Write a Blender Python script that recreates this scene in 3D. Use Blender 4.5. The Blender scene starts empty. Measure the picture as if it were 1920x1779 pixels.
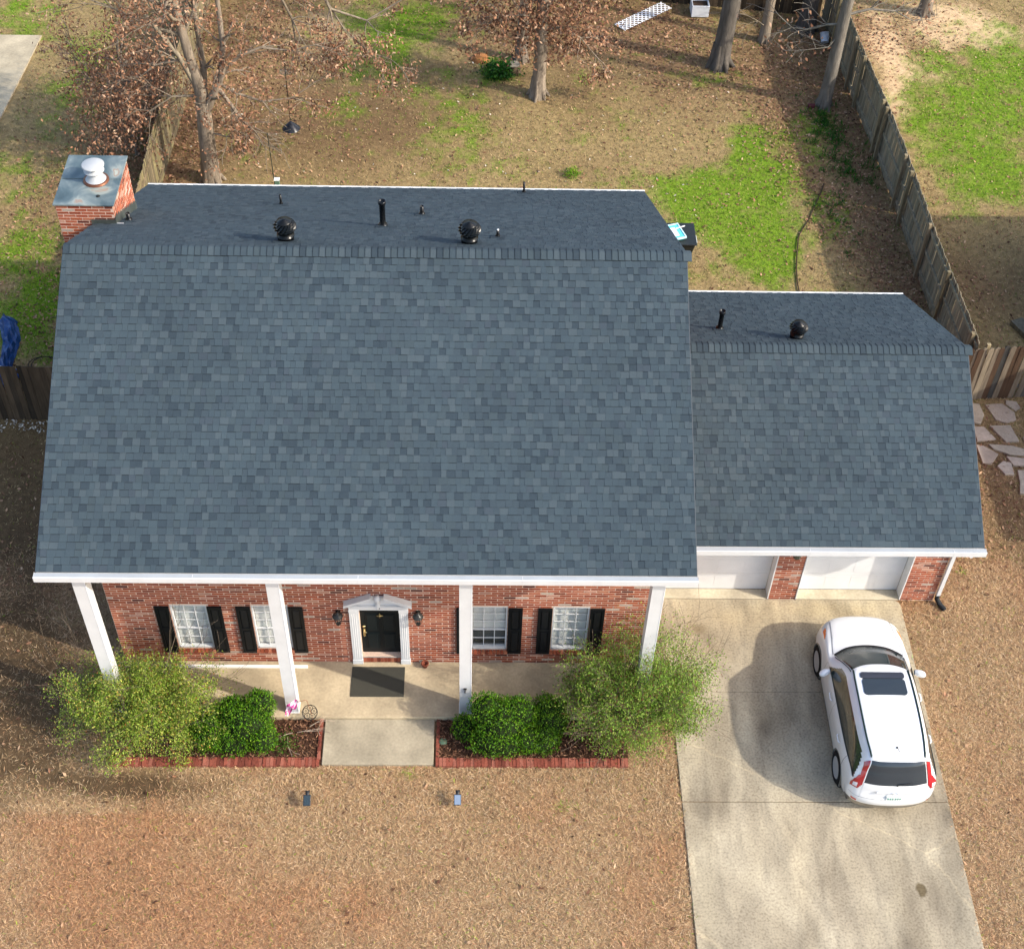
import bpy, bmesh, math, random
import numpy as np
from mathutils import Vector, Matrix

SC = bpy.context.scene
COL = SC.collection
R = math.radians

# ------------------------------------------------------------------ camera
cam_d = bpy.data.cameras.new('camera'); cam = bpy.data.objects.new('camera', cam_d); COL.objects.link(cam)
yaw, pitch, roll = R(2.339), R(47.988), R(2.212)
fw = Vector((math.sin(yaw)*math.cos(pitch), math.cos(yaw)*math.cos(pitch), -math.sin(pitch)))
rt = Vector((math.cos(yaw), -math.sin(yaw), 0)); up = rt.cross(fw)
r2 = rt*math.cos(roll)+up*math.sin(roll); u2 = up*math.cos(roll)-rt*math.sin(roll)
mw = Matrix((( r2.x,u2.x,-fw.x,-0.117),(r2.y,u2.y,-fw.y,-17.582),(r2.z,u2.z,-fw.z,25.77),(0,0,0,1)))
cam.matrix_world = mw
cam_d.sensor_fit = 'HORIZONTAL'; cam_d.sensor_width = 36.0; cam_d.lens = 2654.129/1920*36
cam_d.clip_end = 1000.0
SC.camera = cam

# ------------------------------------------------------------------ light
SUN_EL, SUN_AZ = R(34), R(111)      # azimuth clockwise from +Y
sd = Vector((math.cos(SUN_EL)*math.sin(SUN_AZ), math.cos(SUN_EL)*math.cos(SUN_AZ), math.sin(SUN_EL)))
W = bpy.data.worlds.new('World'); SC.world = W; W.use_nodes = True
nt = W.node_tree; nt.nodes.clear()
o_ = nt.nodes.new('ShaderNodeOutputWorld'); b_ = nt.nodes.new('ShaderNodeBackground'); s_ = nt.nodes.new('ShaderNodeTexSky')
s_.sky_type = 'NISHITA'; s_.sun_disc = False; s_.sun_elevation = SUN_EL; s_.sun_rotation = SUN_AZ
s_.air_density = 1.0; s_.dust_density = 2.5; s_.ozone_density = 1.0
b_.inputs[1].default_value = 0.15
nt.links.new(s_.outputs[0], b_.inputs[0]); nt.links.new(b_.outputs[0], o_.inputs[0])
sl_ = bpy.data.lights.new('sun', 'SUN'); sl_.energy = 2.05; sl_.angle = R(1.0); sl_.color = (1.0, 0.93, 0.82)
so = bpy.data.objects.new('sun', sl_); COL.objects.link(so); so.rotation_euler = sd.to_track_quat('Z', 'Y').to_euler()
so.location = (20, -8, 30)
SC.view_settings.view_transform = 'Standard'; SC.view_settings.look = 'None'
SC.view_settings.exposure = 1.37; SC.view_settings.gamma = 1.0; SC.view_settings.use_curve_mapping = False
SC.cycles.max_bounces = 5; SC.cycles.diffuse_bounces = 3; SC.cycles.glossy_bounces = 3; SC.cycles.transparent_max_bounces = 6
SC.cycles.use_denoising = True

# ------------------------------------------------------------------ helpers
rng = np.random.default_rng(7); random.seed(7)
OFF = {}

def c255(r, g, b, k=1.0):
    f = lambda v: ((v/255)/12.92 if v/255 <= .04045 else (((v/255)+.055)/1.055)**2.4)*k
    return (f(r), f(g), f(b))

def jit(c, a=.12):
    k = 1+random.uniform(-a, a)
    return tuple(max(0, min(1, x*k*(1+random.uniform(-a, a)*.3))) for x in c)

def tag(o, label=None, cat=None, group=None, kind=None):
    if label: o['label'] = label
    if cat: o['category'] = cat
    if group: o['group'] = group
    if kind: o['kind'] = kind
    return o

def empty(name, loc=(0, 0, 0), parent=None, rz=0, local=False):
    o = bpy.data.objects.new(name, None); COL.objects.link(o); o.empty_display_size = .2
    loc = Vector(loc)
    if parent is not None:
        o.parent = parent; o.location = loc-OFF.get(parent.name, Vector((0, 0, 0))) if not local else loc
    else:
        o.location = loc
    o.rotation_euler = (0, 0, rz)
    OFF[o.name] = Vector((0, 0, 0)) if local else loc
    return o

class MB:
    def __init__(s): s.v = []; s.f = []; s.c = []; s.sm = []
    def add(s, verts, faces, col, smooth=False):
        n = len(s.v); s.v.extend([tuple(p) for p in verts])
        for i, f in enumerate(faces):
            s.f.append(tuple(n+k for k in f)); s.sm.append(smooth)
            s.c.append(col[i] if isinstance(col, list) else col)
        return s
    def box(s, x0, x1, y0, y1, z0, z1, col, M=None):
        v = [(x0,y0,z0),(x1,y0,z0),(x1,y1,z0),(x0,y1,z0),(x0,y0,z1),(x1,y0,z1),(x1,y1,z1),(x0,y1,z1)]
        if M is not None: v = [M@Vector(p) for p in v]
        return s.add(v, [(0,3,2,1),(4,5,6,7),(0,1,5,4),(1,2,6,5),(2,3,7,6),(3,0,4,7)], col)
    def prism(s, poly, z0, z1, col, M=None):
        n = len(poly); v = [(x, y, z0) for x, y in poly]+[(x, y, z1) for x, y in poly]
        if M is not None: v = [M@Vector(p) for p in v]
        return s.add(v, [tuple(range(n-1, -1, -1)), tuple(range(n, 2*n))]+[(i, (i+1) % n, n+(i+1) % n, n+i) for i in range(n)], col)
    def tube(s, pts, rad, n=6, col=(.5,.5,.5), caps=True):
        pts = [Vector(p) for p in pts]; m = len(pts)
        if not hasattr(rad, '__len__'): rad = [rad]*m
        vs = []; prev = None
        for i, p in enumerate(pts):
            d = (pts[min(i+1, m-1)]-pts[max(i-1, 0)])
            d = d.normalized() if d.length > 1e-9 else Vector((0, 0, 1))
            if prev is None:
                a = Vector((1, 0, 0)) if abs(d.x) < .8 else Vector((0, 1, 0)); prev = a.cross(d).normalized()
            prev = (prev-d*prev.dot(d)).normalized(); b = d.cross(prev)
            for k in range(n):
                t = 2*math.pi*k/n; vs.append(p+(prev*math.cos(t)+b*math.sin(t))*rad[i])
        fs = [(i*n+k, i*n+(k+1) % n, (i+1)*n+(k+1) % n, (i+1)*n+k) for i in range(m-1) for k in range(n)]
        s.add(vs, fs, col, True)
        if caps: s.add(vs[:n], [tuple(range(n-1, -1, -1))], col); s.add(vs[-n:], [tuple(range(n))], col)
        return s
    def lathe(s, prof, cen, n=16, col=(.5,.5,.5), M=None, smooth=True):
        vs = []
        for r, z in prof:
            for k in range(n):
                t = 2*math.pi*k/n; p = Vector((r*math.cos(t), r*math.sin(t), z))
                if M is not None: p = M@p
                vs.append(Vector(cen)+p)
        m = len(prof)
        cols = col if not isinstance(col, list) else [c for c in col for _ in range(n)]
        s.add(vs, [(i*n+k, i*n+(k+1) % n, (i+1)*n+(k+1) % n, (i+1)*n+k) for i in range(m-1) for k in range(n)], cols, smooth)
        c0 = col[0] if isinstance(col, list) else col; c1 = col[-1] if isinstance(col, list) else col
        if prof[0][0] > 1e-4: s.add(vs[:n], [tuple(range(n-1, -1, -1))], c0)
        if prof[-1][0] > 1e-4: s.add(vs[-n:], [tuple(range(n))], c1)
        return s
    def mesh(s, name, off=Vector((0, 0, 0))):
        me = bpy.data.meshes.new(name)
        me.from_pydata([(p[0]-off[0], p[1]-off[1], p[2]-off[2]) for p in s.v], [], s.f)
        me.polygons.foreach_set('use_smooth', s.sm)
        a = me.attributes.new('Col', 'FLOAT_COLOR', 'FACE')
        arr = np.ones((len(s.f), 4), np.float32); arr[:, :3] = np.array(s.c, np.float32).reshape(-1, 3); a.data.foreach_set('color', arr.ravel())
        me.update(); return me
    def build(s, name, mat, parent=None, bevel=0, seg=2):
        off = OFF.get(parent.name, Vector((0, 0, 0))) if parent is not None else Vector((0, 0, 0))
        me = s.mesh(name, off); me.materials.append(mat)
        o = bpy.data.objects.new(name, me); COL.objects.link(o)
        if parent is not None: o.parent = parent
        OFF[o.name] = off.copy()
        if bevel:
            md = o.modifiers.new('bevel', 'BEVEL'); md.width = bevel; md.segments = seg; md.limit_method = 'ANGLE'; md.angle_limit = R(40)
        return o

def inst(name, me, loc, parent=None, rot=None):
    o = bpy.data.objects.new(name, me); COL.objects.link(o)
    off = OFF.get(parent.name, Vector((0, 0, 0))) if parent is not None else Vector((0, 0, 0))
    if parent is not None: o.parent = parent
    o.location = Vector(loc)-off
    if rot is not None: o.rotation_euler = rot
    return o

def thing(name, label, cat, loc, group=None, rz=0, local=False):
    return tag(empty(name, loc, None, rz, local), label, cat, group)

def quads(name, V, colors, mat, parent=None, smooth=False):
    """V (N,4,3) world verts; colors (N,3) -> one mesh object, quickly"""
    off = OFF.get(parent.name, Vector((0, 0, 0))) if parent is not None else Vector((0, 0, 0))
    n = len(V); V = V-np.array(off)
    me = bpy.data.meshes.new(name)
    me.vertices.add(n*4); me.vertices.foreach_set('co', V.astype(np.float32).ravel())
    me.loops.add(n*4); me.loops.foreach_set('vertex_index', np.arange(n*4, dtype=np.int32))
    me.polygons.add(n); me.polygons.foreach_set('loop_start', np.arange(0, n*4, 4, dtype=np.int32))
    try: me.polygons.foreach_set('loop_total', np.full(n, 4, np.int32))
    except Exception: pass
    a = me.attributes.new('Col', 'FLOAT_COLOR', 'FACE')
    arr = np.ones((n, 4), np.float32); arr[:, :3] = colors; a.data.foreach_set('color', arr.ravel())
    me.update(calc_edges=True); me.materials.append(mat)
    o = bpy.data.objects.new(name, me); COL.objects.link(o)
    if parent is not None: o.parent = parent
    OFF[o.name] = Vector(off)
    return o

def leaf_quads(P, L, W_, tilt=None):
    """rhombic leaves at P (N,3): length L, width W_; random orientation (tilt: max angle off the ground plane)"""
    n = len(P); az = rng.uniform(0, 2*np.pi, n)
    el = rng.uniform(-1.3, 1.3, n) if tilt is None else rng.uniform(-tilt*.3, tilt, n)
    d = np.stack([np.cos(az)*np.cos(el), np.sin(az)*np.cos(el), np.sin(el)], 1)
    s = np.stack([-np.sin(az), np.cos(az), np.zeros(n)], 1)
    u = np.cross(d, s); ro = rng.uniform(-1.2, 1.2, n) if tilt is None else rng.uniform(-.7, .7, n)
    s = s*np.cos(ro)[:, None]+u*np.sin(ro)[:, None]
    L = np.asarray(L).reshape(-1, 1)*np.ones((n, 1)); W_ = np.asarray(W_).reshape(-1, 1)*np.ones((n, 1))
    return np.stack([P, P+d*L*.45+s*W_*.5, P+d*L, P+d*L*.45-s*W_*.5], 1)

def pick(pal, n, jitter=.18):
    pal = np.array(pal, float); w = pal[:, 3]/pal[:, 3].sum()
    c = pal[rng.choice(len(pal), n, p=w), :3]
    return np.clip(c*(1+rng.normal(0, jitter, (n, 1))), 0.004, 1)

def vnoise(x, y, sc, seed=0):
    x = np.asarray(x, float)*sc+seed*17.3; y = np.asarray(y, float)*sc-seed*9.1
    xi = np.floor(x).astype(np.int64); yi = np.floor(y).astype(np.int64); fx = x-xi; fy = y-yi
    fx = fx*fx*(3-2*fx); fy = fy*fy*(3-2*fy)
    def h(a, b):
        v = np.sin(a*127.1+b*311.7+seed*74.7)*43758.5453
        return v-np.floor(v)
    return (h(xi, yi)*(1-fx)+h(xi+1, yi)*fx)*(1-fy)+(h(xi, yi+1)*(1-fx)+h(xi+1, yi+1)*fx)*fy
def fnoise(x, y, sc, seed=0):
    return .5*vnoise(x, y, sc, seed)+.3*vnoise(x, y, sc*2.1, seed+3)+.2*vnoise(x, y, sc*4.3, seed+5)

# ------------------------------------------------------------------ materials
def amat(name, rough=.8, nscale=20, namt=.2, bump=0, bscale=None, spec=.3, metal=0, coat=0, detail=4, stretch=None, nscale2=0, namt2=0, trans=0):
    """colour from the mesh's own 'Col' attribute, broken up by world-space noise"""
    m = bpy.data.materials.new(name); m.use_nodes = True; t = m.node_tree; p = t.nodes['Principled BSDF']
    a = t.nodes.new('ShaderNodeAttribute'); a.attribute_name = 'Col'
    g = t.nodes.new('ShaderNodeNewGeometry'); vec = g.outputs['Position']
    if stretch:
        mp = t.nodes.new('ShaderNodeMapping'); mp.inputs['Scale'].default_value = stretch; t.links.new(vec, mp.inputs[0]); vec = mp.outputs[0]
    cur = a.outputs['Color']
    for sc, am in ((nscale, namt), (nscale2, namt2)):
        if not am: continue
        n = t.nodes.new('ShaderNodeTexNoise'); n.inputs['Scale'].default_value = sc; n.inputs['Detail'].default_value = detail
        t.links.new(vec, n.inputs['Vector'])
        mr = t.nodes.new('ShaderNodeMapRange'); mr.inputs[1].default_value = .25; mr.inputs[2].default_value = .75
        mr.inputs[3].default_value = 1-am; mr.inputs[4].default_value = 1+am; t.links.new(n.outputs[0], mr.inputs[0])
        vm = t.nodes.new('ShaderNodeVectorMath'); vm.operation = 'SCALE'; t.links.new(cur, vm.inputs[0]); t.links.new(mr.outputs[0], vm.inputs['Scale']); cur = vm.outputs[0]
    t.links.new(cur, p.inputs['Base Color'])
    p.inputs['Roughness'].default_value = rough; p.inputs['Metallic'].default_value = metal
    p.inputs['Specular IOR Level'].default_value = spec
    if coat: p.inputs['Coat Weight'].default_value = coat; p.inputs['Coat Roughness'].default_value = .04
    if bump:
        nb = t.nodes.new('ShaderNodeTexNoise'); nb.inputs['Scale'].default_value = bscale or nscale; nb.inputs['Detail'].default_value = 5; t.links.new(vec, nb.inputs['Vector'])
        bp = t.nodes.new('ShaderNodeBump'); bp.inputs['Strength'].default_value = bump; bp.inputs['Distance'].default_value = .02
        t.links.new(nb.outputs[0], bp.inputs['Height']); t.links.new(bp.outputs[0], p.inputs['Normal'])
    if trans:
        tr = t.nodes.new('ShaderNodeBsdfTranslucent'); t.links.new(cur, tr.inputs[0]); mx = t.nodes.new('ShaderNodeMixShader'); mx.inputs[0].default_value = trans
        out = t.nodes['Material Output']; t.links.new(p.outputs[0], mx.inputs[1]); t.links.new(tr.outputs[0], mx.inputs[2]); t.links.new(mx.outputs[0], out.inputs[0])
    return m

M_white = amat('white_paint', .5, 2.5, .07, 0, spec=.35, detail=8, nscale2=30, namt2=.03)
M_brick = amat('brick', .9, 30, .22, .35, 90, spec=.2)
M_mortar = amat('mortar', .95, 25, .15, .3, 80, spec=.1)
M_shingle = amat('shingle', .92, 130, .10, .25, 260, spec=.2, nscale2=.6, namt2=.09)
M_conc = amat('concrete', .85, 1.6, .26, .12, 60, spec=.2, detail=9, nscale2=18, namt2=.14)
M_ground = amat('soil', .97, 7, .28, .6, 30, spec=.1, detail=8, nscale2=40, namt2=.28)
M_blade = amat('grass_blade', .8, 3, .1, 0, spec=.15)
M_leaf = amat('leaf', .55, 6, .15, 0, spec=.3, trans=.4)
M_dead = amat('dead_leaf', .75, 6, .12, 0, spec=.2, trans=.15)
M_bark = amat('bark', .95, 9, .38, .8, 28, spec=.1, stretch=(1, 1, .25))
M_wood = amat('weathered_wood', .9, 14, .35, .3, 40, spec=.15, stretch=(1, 1, .12), nscale2=3, namt2=.2)
M_black = amat('black_paint', .5, 10, .06, 0, spec=.2)
M_blackmet = amat('black_metal', .25, 12, .1, 0, spec=.22)
M_metal = amat('grey_metal', .42, 4, .2, .05, 30, spec=.5, metal=.6)
M_plastic = amat('plastic', .45, 8, .05, 0, spec=.4)
M_rubber = amat('rubber', .85, 60, .15, .2, 120, spec=.2)
M_paint = amat('car_paint', .28, 3, .01, 0, spec=.5, coat=1)
M_brass = amat('brass', .3, 8, .1, 0, metal=1)
M_cloth = amat('cloth', .8, 15, .12, 0, spec=.1, trans=.2)
M_mat = amat('doormat', .95, 120, .3, .5, 200, spec=.1)

def glass_mat(name, col, rough=.03, alpha=1.0):
    m = bpy.data.materials.new(name); m.use_nodes = True; p = m.node_tree.nodes['Principled BSDF']
    p.inputs['Base Color'].default_value = (*col, 1); p.inputs['Roughness'].default_value = rough
    p.inputs['Specular IOR Level'].default_value = 1.0; p.inputs['IOR'].default_value = 1.6; p.inputs['Alpha'].default_value = alpha
    return m
M_glass = glass_mat('window_glass', (.10, .12, .12), .03, .16)
M_carglass = glass_mat('car_glass', (.018, .030, .030), .03, .9)
M_darkglass = glass_mat('tinted_glass', (.026, .034, .042), .05, 1.0); M_darkglass.node_tree.nodes['Principled BSDF'].inputs['Specular IOR Level'].default_value = .35
M_lens = glass_mat('clear_lens', (.75, .78, .78), .08, .7)
M_red = amat('red_lens', .15, 30, .08, 0, spec=.6, coat=1)
# ================================================================== THE HOUSE
H = thing('brick_house', 'brick house with blue-grey shingle roof, white columns and two-door garage wing', 'house', (-2, 4, 0))
XL, XR, YF, ZE, SL, YR, YB = -8.172, 4.072, -1.366, 4.961, .525, 4.366, 11.115
ZR = ZE+SL*(YR-YF); ZB = ZR-SL*(YB-YR)
GX, GYF, GZE, GSL, GYR, GYB = 10.702, 1.158, 2.75, .52, 5.132, 9.577
GZR = GZE+GSL*(GYR-GYF); GZB = GZR-GSL*(GYB-GYR)
WX0, WX1, WYB = -7.6, 3.522, 10.6
GW1, GWY = 10.433, 1.858
white = (.57, .575, .57)
BR = [c255(188, 108, 80, .60), c255(178, 95, 68, .60), c255(164, 84, 60, .58), c255(200, 126, 96, .60), c255(148, 76, 56, .54), c255(188, 102, 68, .60), c255(122, 68, 58, .46), c255(212, 160, 138, .58), c255(204, 186, 170, .58)]
BW = [.2, .19, .15, .15, .08, .1, .04, .06, .035]
MORT = c255(236, 206, 184, .68)

brick_mesh = []
for k, c in enumerate(BR):
    b = MB().box(-.1165, .1165, -.025, .025, -.0275, .0275, c); me = b.mesh('brick'); me.materials.append(M_brick); brick_mesh.append(me)
NBRICK = 0
def brick_field(parent, p0, du, length, zs, openings=(), quota=0, want=None, nrm=Vector((0, -1, 0)), name='brick', lpar=None):
    """running bond of bricks on a vertical plane; p0 start at floor level, du unit vector along it"""
    global NBRICK
    du = Vector(du); rest = MB(); rz = math.atan2(du.y, du.x); c = 0; z = zs[0]
    cand = []
    while z+.07 < zs[1]:
        zc = z+.038; u = -.127*(c % 2)+random.uniform(-.004, .004)
        iv = [(0, length)]
        for (a, b, z0, z1) in openings:
            if z0-.02 < zc < z1+.02:
                iv = [q for (s, e) in iv for q in ((s, min(e, a)), (max(s, b), e)) if q[1]-q[0] > .03]
        while u < length:
            for (s, e) in iv:
                a, b = max(u, s)+.0105, min(u+.254, e)-.0105
                if b-a > .03: cand.append((a, b, zc))
            u += .254
        z += .076; c += 1
    for (a, b, zc) in cand:
        k = random.choices(range(len(BR)), BW)[0]
        # a few courses cluster in pale, white-washed bricks
        ctr = Vector(p0)+du*((a+b)/2); ctr.z = zc
        pr = nrm*(random.uniform(-.002, .002)-.0235); ctr = ctr+pr
        if quota > 0 and b-a > .225 and (want is None or want((a+b)/2, zc)):
            o = inst('brick', brick_mesh[k], ctr, parent, (0, 0, rz)); quota -= 1; NBRICK += 1
        else:
            M = Matrix.Translation(ctr)@Matrix.Rotation(rz, 4, 'Z')
            rest.box(-(b-a)/2, (b-a)/2, -.025, .025, -.0275, .0275, jit(BR[k], .08), M)
    if rest.v:
        o = rest.build(name, M_brick, parent); o['kind'] = 'stuff'
    return

# ---- openings of the main front wall (x0, x1, z0, z1)
WIN = [(-6.36, -5.61), (-4.69, -3.94), (-.13, .62), (1.57, 2.33)]
WZ0, WZ1 = .64, 2.13
DX0, DX1, DZ0, DZ1 = -2.475, -1.64, .305, 2.06
op = [(a-WX0, b-WX0, WZ0-.11, WZ1) for a, b in WIN]+[(DX0-WX0, DX1-WX0, .1, DZ1)]
wall = MB()
def wall_panel(x0, x1, z0, z1): wall.box(x0, x1, .004, .16, z0, z1, MORT)
xs = WX0
for (a, b, z0, z1) in sorted([(a, b, WZ0-.02, WZ1) for a, b in WIN]+[(DX0, DX1, .31, DZ1)]):
    wall_panel(xs, a, -.03, ZE-.16); wall_panel(a, b, -.03, z0); wall_panel(a, b, z1, ZE-.16); xs = b
wall_panel(xs, WX1, -.03, ZE-.16)
# end walls, back wall and gables (plain courses, seen only edge on)
def gable(x, y0, y1, ye, ze, yr, zr, yb, zb, th):
    wall.add([(x, y0, -.03), (x, y1, -.03), (x, y1, zb-.1), (x, yr, zr-.1), (x, y0, ze-.1), (x+th, y0, -.03), (x+th, y1, -.03), (x+th, y1, zb-.1), (x+th, yr, zr-.1), (x+th, y0, ze-.1)],
             [(0, 4, 3, 2, 1), (5, 6, 7, 8, 9), (0, 1, 6, 5), (1, 2, 7, 6), (2, 3, 8, 7), (3, 4, 9, 8), (4, 0, 5, 9)], c255(150, 84, 64, .6))
gable(WX0, .162, WYB, 0, ZE+SL*1.5, YR, ZR, WYB, ZB+.27, .15)
gable(WX1-.15, .162, WYB, 0, ZE+SL*1.5, YR, ZR, WYB, ZB+.27, .15)
wall.box(WX0, WX1, WYB, WYB+.15, -.03, ZB, c255(150, 84, 64, .6))
wall.build('wall', M_mortar, H)
brick_field(H, (WX0, 0, 0), (1, 0, 0), WX1-WX0, (.12, 3.1), op, 130, lambda u, z: 3.6 < u < 7.6 and z < 2.05)
brick_field(H, (WX0, .3, 0), (0, -1, 0), .3, (.12, 3.1), nrm=Vector((-1, 0, 0)))
# upper storey wall above the sight line: the same bond, coarser
# white corner beads where brick meets the ends
# ---- rowlock sills and threshold
for a, b in WIN:
    s = MB(); n = int((b-a+.06)/.078)
    for k in range(n):
        x = a-.03+(k+.5)*(b-a+.06)/n
        Mx = Matrix.Translation((x, -.012, WZ0-.075))@Matrix.Rotation(R(-14), 4, 'X')
        s.box(-.034, .034, -.045, .10, -.055, .03, jit(BR[k % 6], .12), Mx)
    s.build('window_sill', M_brick, H)
s = MB(); n = 11
for k in range(n):
    x = DX0+.01+(k+.5)*(DX1-DX0-.02)/n
    s.box(x-.033, x+.033, -.006, .12, .125, .295, jit(BR[k % 5], .12))
s.box(DX0, DX1, .004, .12, .1, .285, MORT)
s.build('threshold', M_brick, H)
# ---- windows
slat_c = (.74, .75, .70)
for wi, (a, b) in enumerate(WIN):
    w = empty('window', ((a+b)/2, 0, WZ0), H)
    f = MB(); t = .032
    f.box(a, a+t, .005, .10, WZ0, WZ1, white); f.box(b-t, b, .005, .10, WZ0, WZ1, white)
    f.box(a+t, b-t, .005, .10, WZ1-t, WZ1, white); f.box(a+t, b-t, -.01, .10, WZ0, WZ0+.05, white)
    f.build('frame', M_white, w, .004)
    ga, gb, g0, g1 = a+t, b-t, WZ0+.05, WZ1-t; zm = g0+(g1-g0)*.42
    mu = MB(); mu.box(ga, gb, .035, .075, zm-.015, zm+.015, white)
    rows = [(zm+.02, g1, 3), (g0, zm-.02, 2)]; pw = (gb-ga)/3
    for (z0, z1, n) in rows:
        for k in (1, 2): mu.box(ga+k*pw-.008, ga+k*pw+.008, .04, .062, z0, z1, white)
        for k in range(1, n):
            zz = z0+(z1-z0)*k/n
            for q in range(3): mu.box(ga+q*pw+(.0082 if q else 0), ga+(q+1)*pw-(.0082 if q < 2 else 0), .042, .060, zz-.0075, zz+.0075, white)
    mu.build('muntins', M_white, w)
    for (z0, z1, n) in rows:
        for k in range(n):
            for q in range(3):
                g = MB(); h = (z1-z0)/n
                g.box(ga+q*pw+.006, ga+(q+1)*pw-.006, .068, .072, z0+k*h+.005, z0+(k+1)*h-.005, (.1, .1, .1))
                g.build('pane', M_glass, w)
    bl = MB(); zlow = g0+.02 if wi != 2 else zm-.06
    zz = g1-.02
    while zz > zlow:
        Mx = Matrix.Translation(((ga+gb)/2, .105, zz))@Matrix.Rotation(R(62), 4, 'X')
        bl.box(-(gb-ga)/2+.008, (gb-ga)/2-.008, -.025, .025, -.0015, .0015, jit(slat_c, .04), Mx); zz -= .042
    o = bl.build('blind', M_white, w); o['kind'] = 'stuff'
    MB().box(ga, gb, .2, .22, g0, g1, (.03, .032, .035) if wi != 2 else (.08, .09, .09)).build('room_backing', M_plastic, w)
# ---- shutters
blk = (.005, .006, .007)
for (a, b) in WIN:
    for (x0, x1) in ((a-.315, a-.015), (b+.015, b+.315)):
        sh = empty('shutter', ((x0+x1)/2, -.03, .5), H); z0, z1 = .5, 2.11
        f = MB()
        f.box(x0, x0+.055, -.045, -.008, z0, z1, blk); f.box(x1-.055, x1, -.045, -.008, z0, z1, blk)
        for (p, q) in ((z0, z0+.08), (z0+.80, z0+.89), (z1-.08, z1)): f.box(x0+.055, x1-.055, -.045, -.008, p, q, blk)
        f.build('shutter_frame', M_black, sh, .004)
        for (p, q) in ((z0+.08, z0+.80), (z0+.89, z1-.08)):
            g = MB(); g.box(x0+.055, x1-.055, -.026, -.008, p, q, blk)
            g.box(x0+.085, x1-.085, -.038, -.0262, p+.035, q-.035, (.008, .009, .010)); g.build('shutter_panel', M_black, sh, .005)
# ---- front door
d = empty('front_door', (-2.06, .13, .3), H); dk = (.004, .007, .008)
f = MB(); f.box(DX0, DX1, .13, .17, .31, DZ1+.25, dk); f.build('door_leaf', M_black, d)
cx = (DX0+DX1)/2
for x0, x1 in ((DX0+.11, cx-.04), (cx+.04, DX1-.11)):
    for z0, z1 in ((.45, 1.02), (1.12, 1.70), (1.78, 2.05)):
        g = MB(); g.box(x0, x1, .118, .131, z0, z1, dk); g.box(x0+.035, x1-.035, .108, .119, z0+.035, z1-.035, (.006, .010, .011))
        g.build('door_panel', M_black, d, .006)
br = (.72, .58, .30)
g = MB(); g.lathe([(0, -.01), (.032, -.01), (.032, .012), (.018, .02), (0, .02)], (DX0+.07, .118, 1.26), 12, br, Matrix.Rotation(R(90), 3, 'X'))
g.box(DX0+.045, DX0+.095, .112, .129, .92, 1.18, br)
g.tube([(DX0+.07, .112, 1.15), (DX0+.07, .07, 1.12), (DX0+.07, .06, 1.04), (DX0+.07, .08, .96), (DX0+.07, .112, .94)], .012, 7, br)
g.tube([(DX0+.07, .11, 1.14), (DX0+.10, .05, 1.14), (DX0+.13, .05, 1.14)], .013, 7, br); g.build('handle', M_brass, d)
g = MB(); zc = 1.66
for a_ in range(4):
    t = a_*math.pi/2; g.tube([(cx, .11, zc), (cx+.05*math.cos(t), .1, zc+.055*math.sin(t)), (cx+.072*math.cos(t), .11, zc+.078*math.sin(t))], [.02, .017, .004], 6, c255(150, 135, 95, .8))
g.lathe([(0, -.01), (.03, -.01), (.02, .03), (0, .035)], (cx, .11, zc), 10, c255(160, 140, 95, .8), Matrix.Rotation(R(90), 3, 'X')); g.build('knocker', M_brass, d)
MB().box(DX0, DX1, -.012, .128, .297, .309, (.52, .55, .52)).build('sill_plate', M_metal, d)
# ---- door surround: pilasters, frieze, broken pediment with a ball
ds = empty('door_surround', (-2.06, 0, .12), H)
for x0, x1 in ((-2.675, -2.477), (-1.638, -1.452)):
    g = MB(); g.box(x0, x1, -.05, .12, .122, 2.06, white); g.box(x0-.012, x1+.012, -.064, .12, .1215, .26, white); g.box(x0-.008, x1+.008, -.06, .12, 1.98, 2.06, white)
    for k in (.28, .5, .72): g.box(x0+(x1-x0)*k-.008, x0+(x1-x0)*k+.008, -.056, -.0502, .32, 1.92, (.74, .74, .72))
    g.build('pilaster', M_white, ds, .004)
g = MB(); g.box(-2.675, -1.452, -.055, .12, 2.062, 2.20, white); g.box(-2.72, -1.41, -.10, .12, 2.201, 2.235, white); g.build('frieze', M_white, ds, .004)
tym = MB(); tym.add([(-2.70, -.04, 2.236), (-1.43, -.04, 2.236), (-1.93, -.04, 2.50), (-2.20, -.04, 2.50), (-2.70, -.002, 2.236), (-1.43, -.002, 2.236), (-1.93, -.002, 2.50), (-2.20, -.002, 2.50)],
        [(0, 1, 2, 3), (3, 2, 6, 7), (0, 3, 7, 4), (1, 5, 6, 2)], white); tym.build('tympanum', M_white, ds)
for sx in (-1, 1):
    g = MB(); xc = -2.065
    pr = [(.70, 2.236), (.70, 2.315), (.135, 2.58), (.135, 2.50)]
    v = [(xc+sx*px, yy, pz) for yy in (-.15, -.002) for px, pz in pr]
    fs = [(0, 1, 2, 3), (7, 6, 5, 4), (0, 4, 5, 1), (1, 5, 6, 2), (2, 6, 7, 3), (3, 7, 4, 0)]
    if sx > 0: fs = [tuple(reversed(q)) for q in fs]
    g.add(v, fs, white); g.build('raking_cornice', M_white, ds, .006)
g = MB(); g.lathe([(.055, 0), (.055, .05), (.035, .07), (.035, .11), (.05, .125), (.03, .14), (.062, .17), (.082, .215), (.082, .25), (.06, .295), (.02, .315), (0, .317)], (-2.065, -.06, 2.236), 14, white); g.build('finial', M_white, ds)
g = MB(); g.lathe([(.022, -.01), (.022, .012), (.0, .014)], (-2.075, -.06, 2.13), 10, (.55, .55, .55), Matrix.Rotation(R(90), 3, 'X')); g.box(-2.04, -2.02, -.07, -.056, 2.12, 2.15, (.04, .04, .04)); g.build('door_hook', M_metal, ds)
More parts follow.
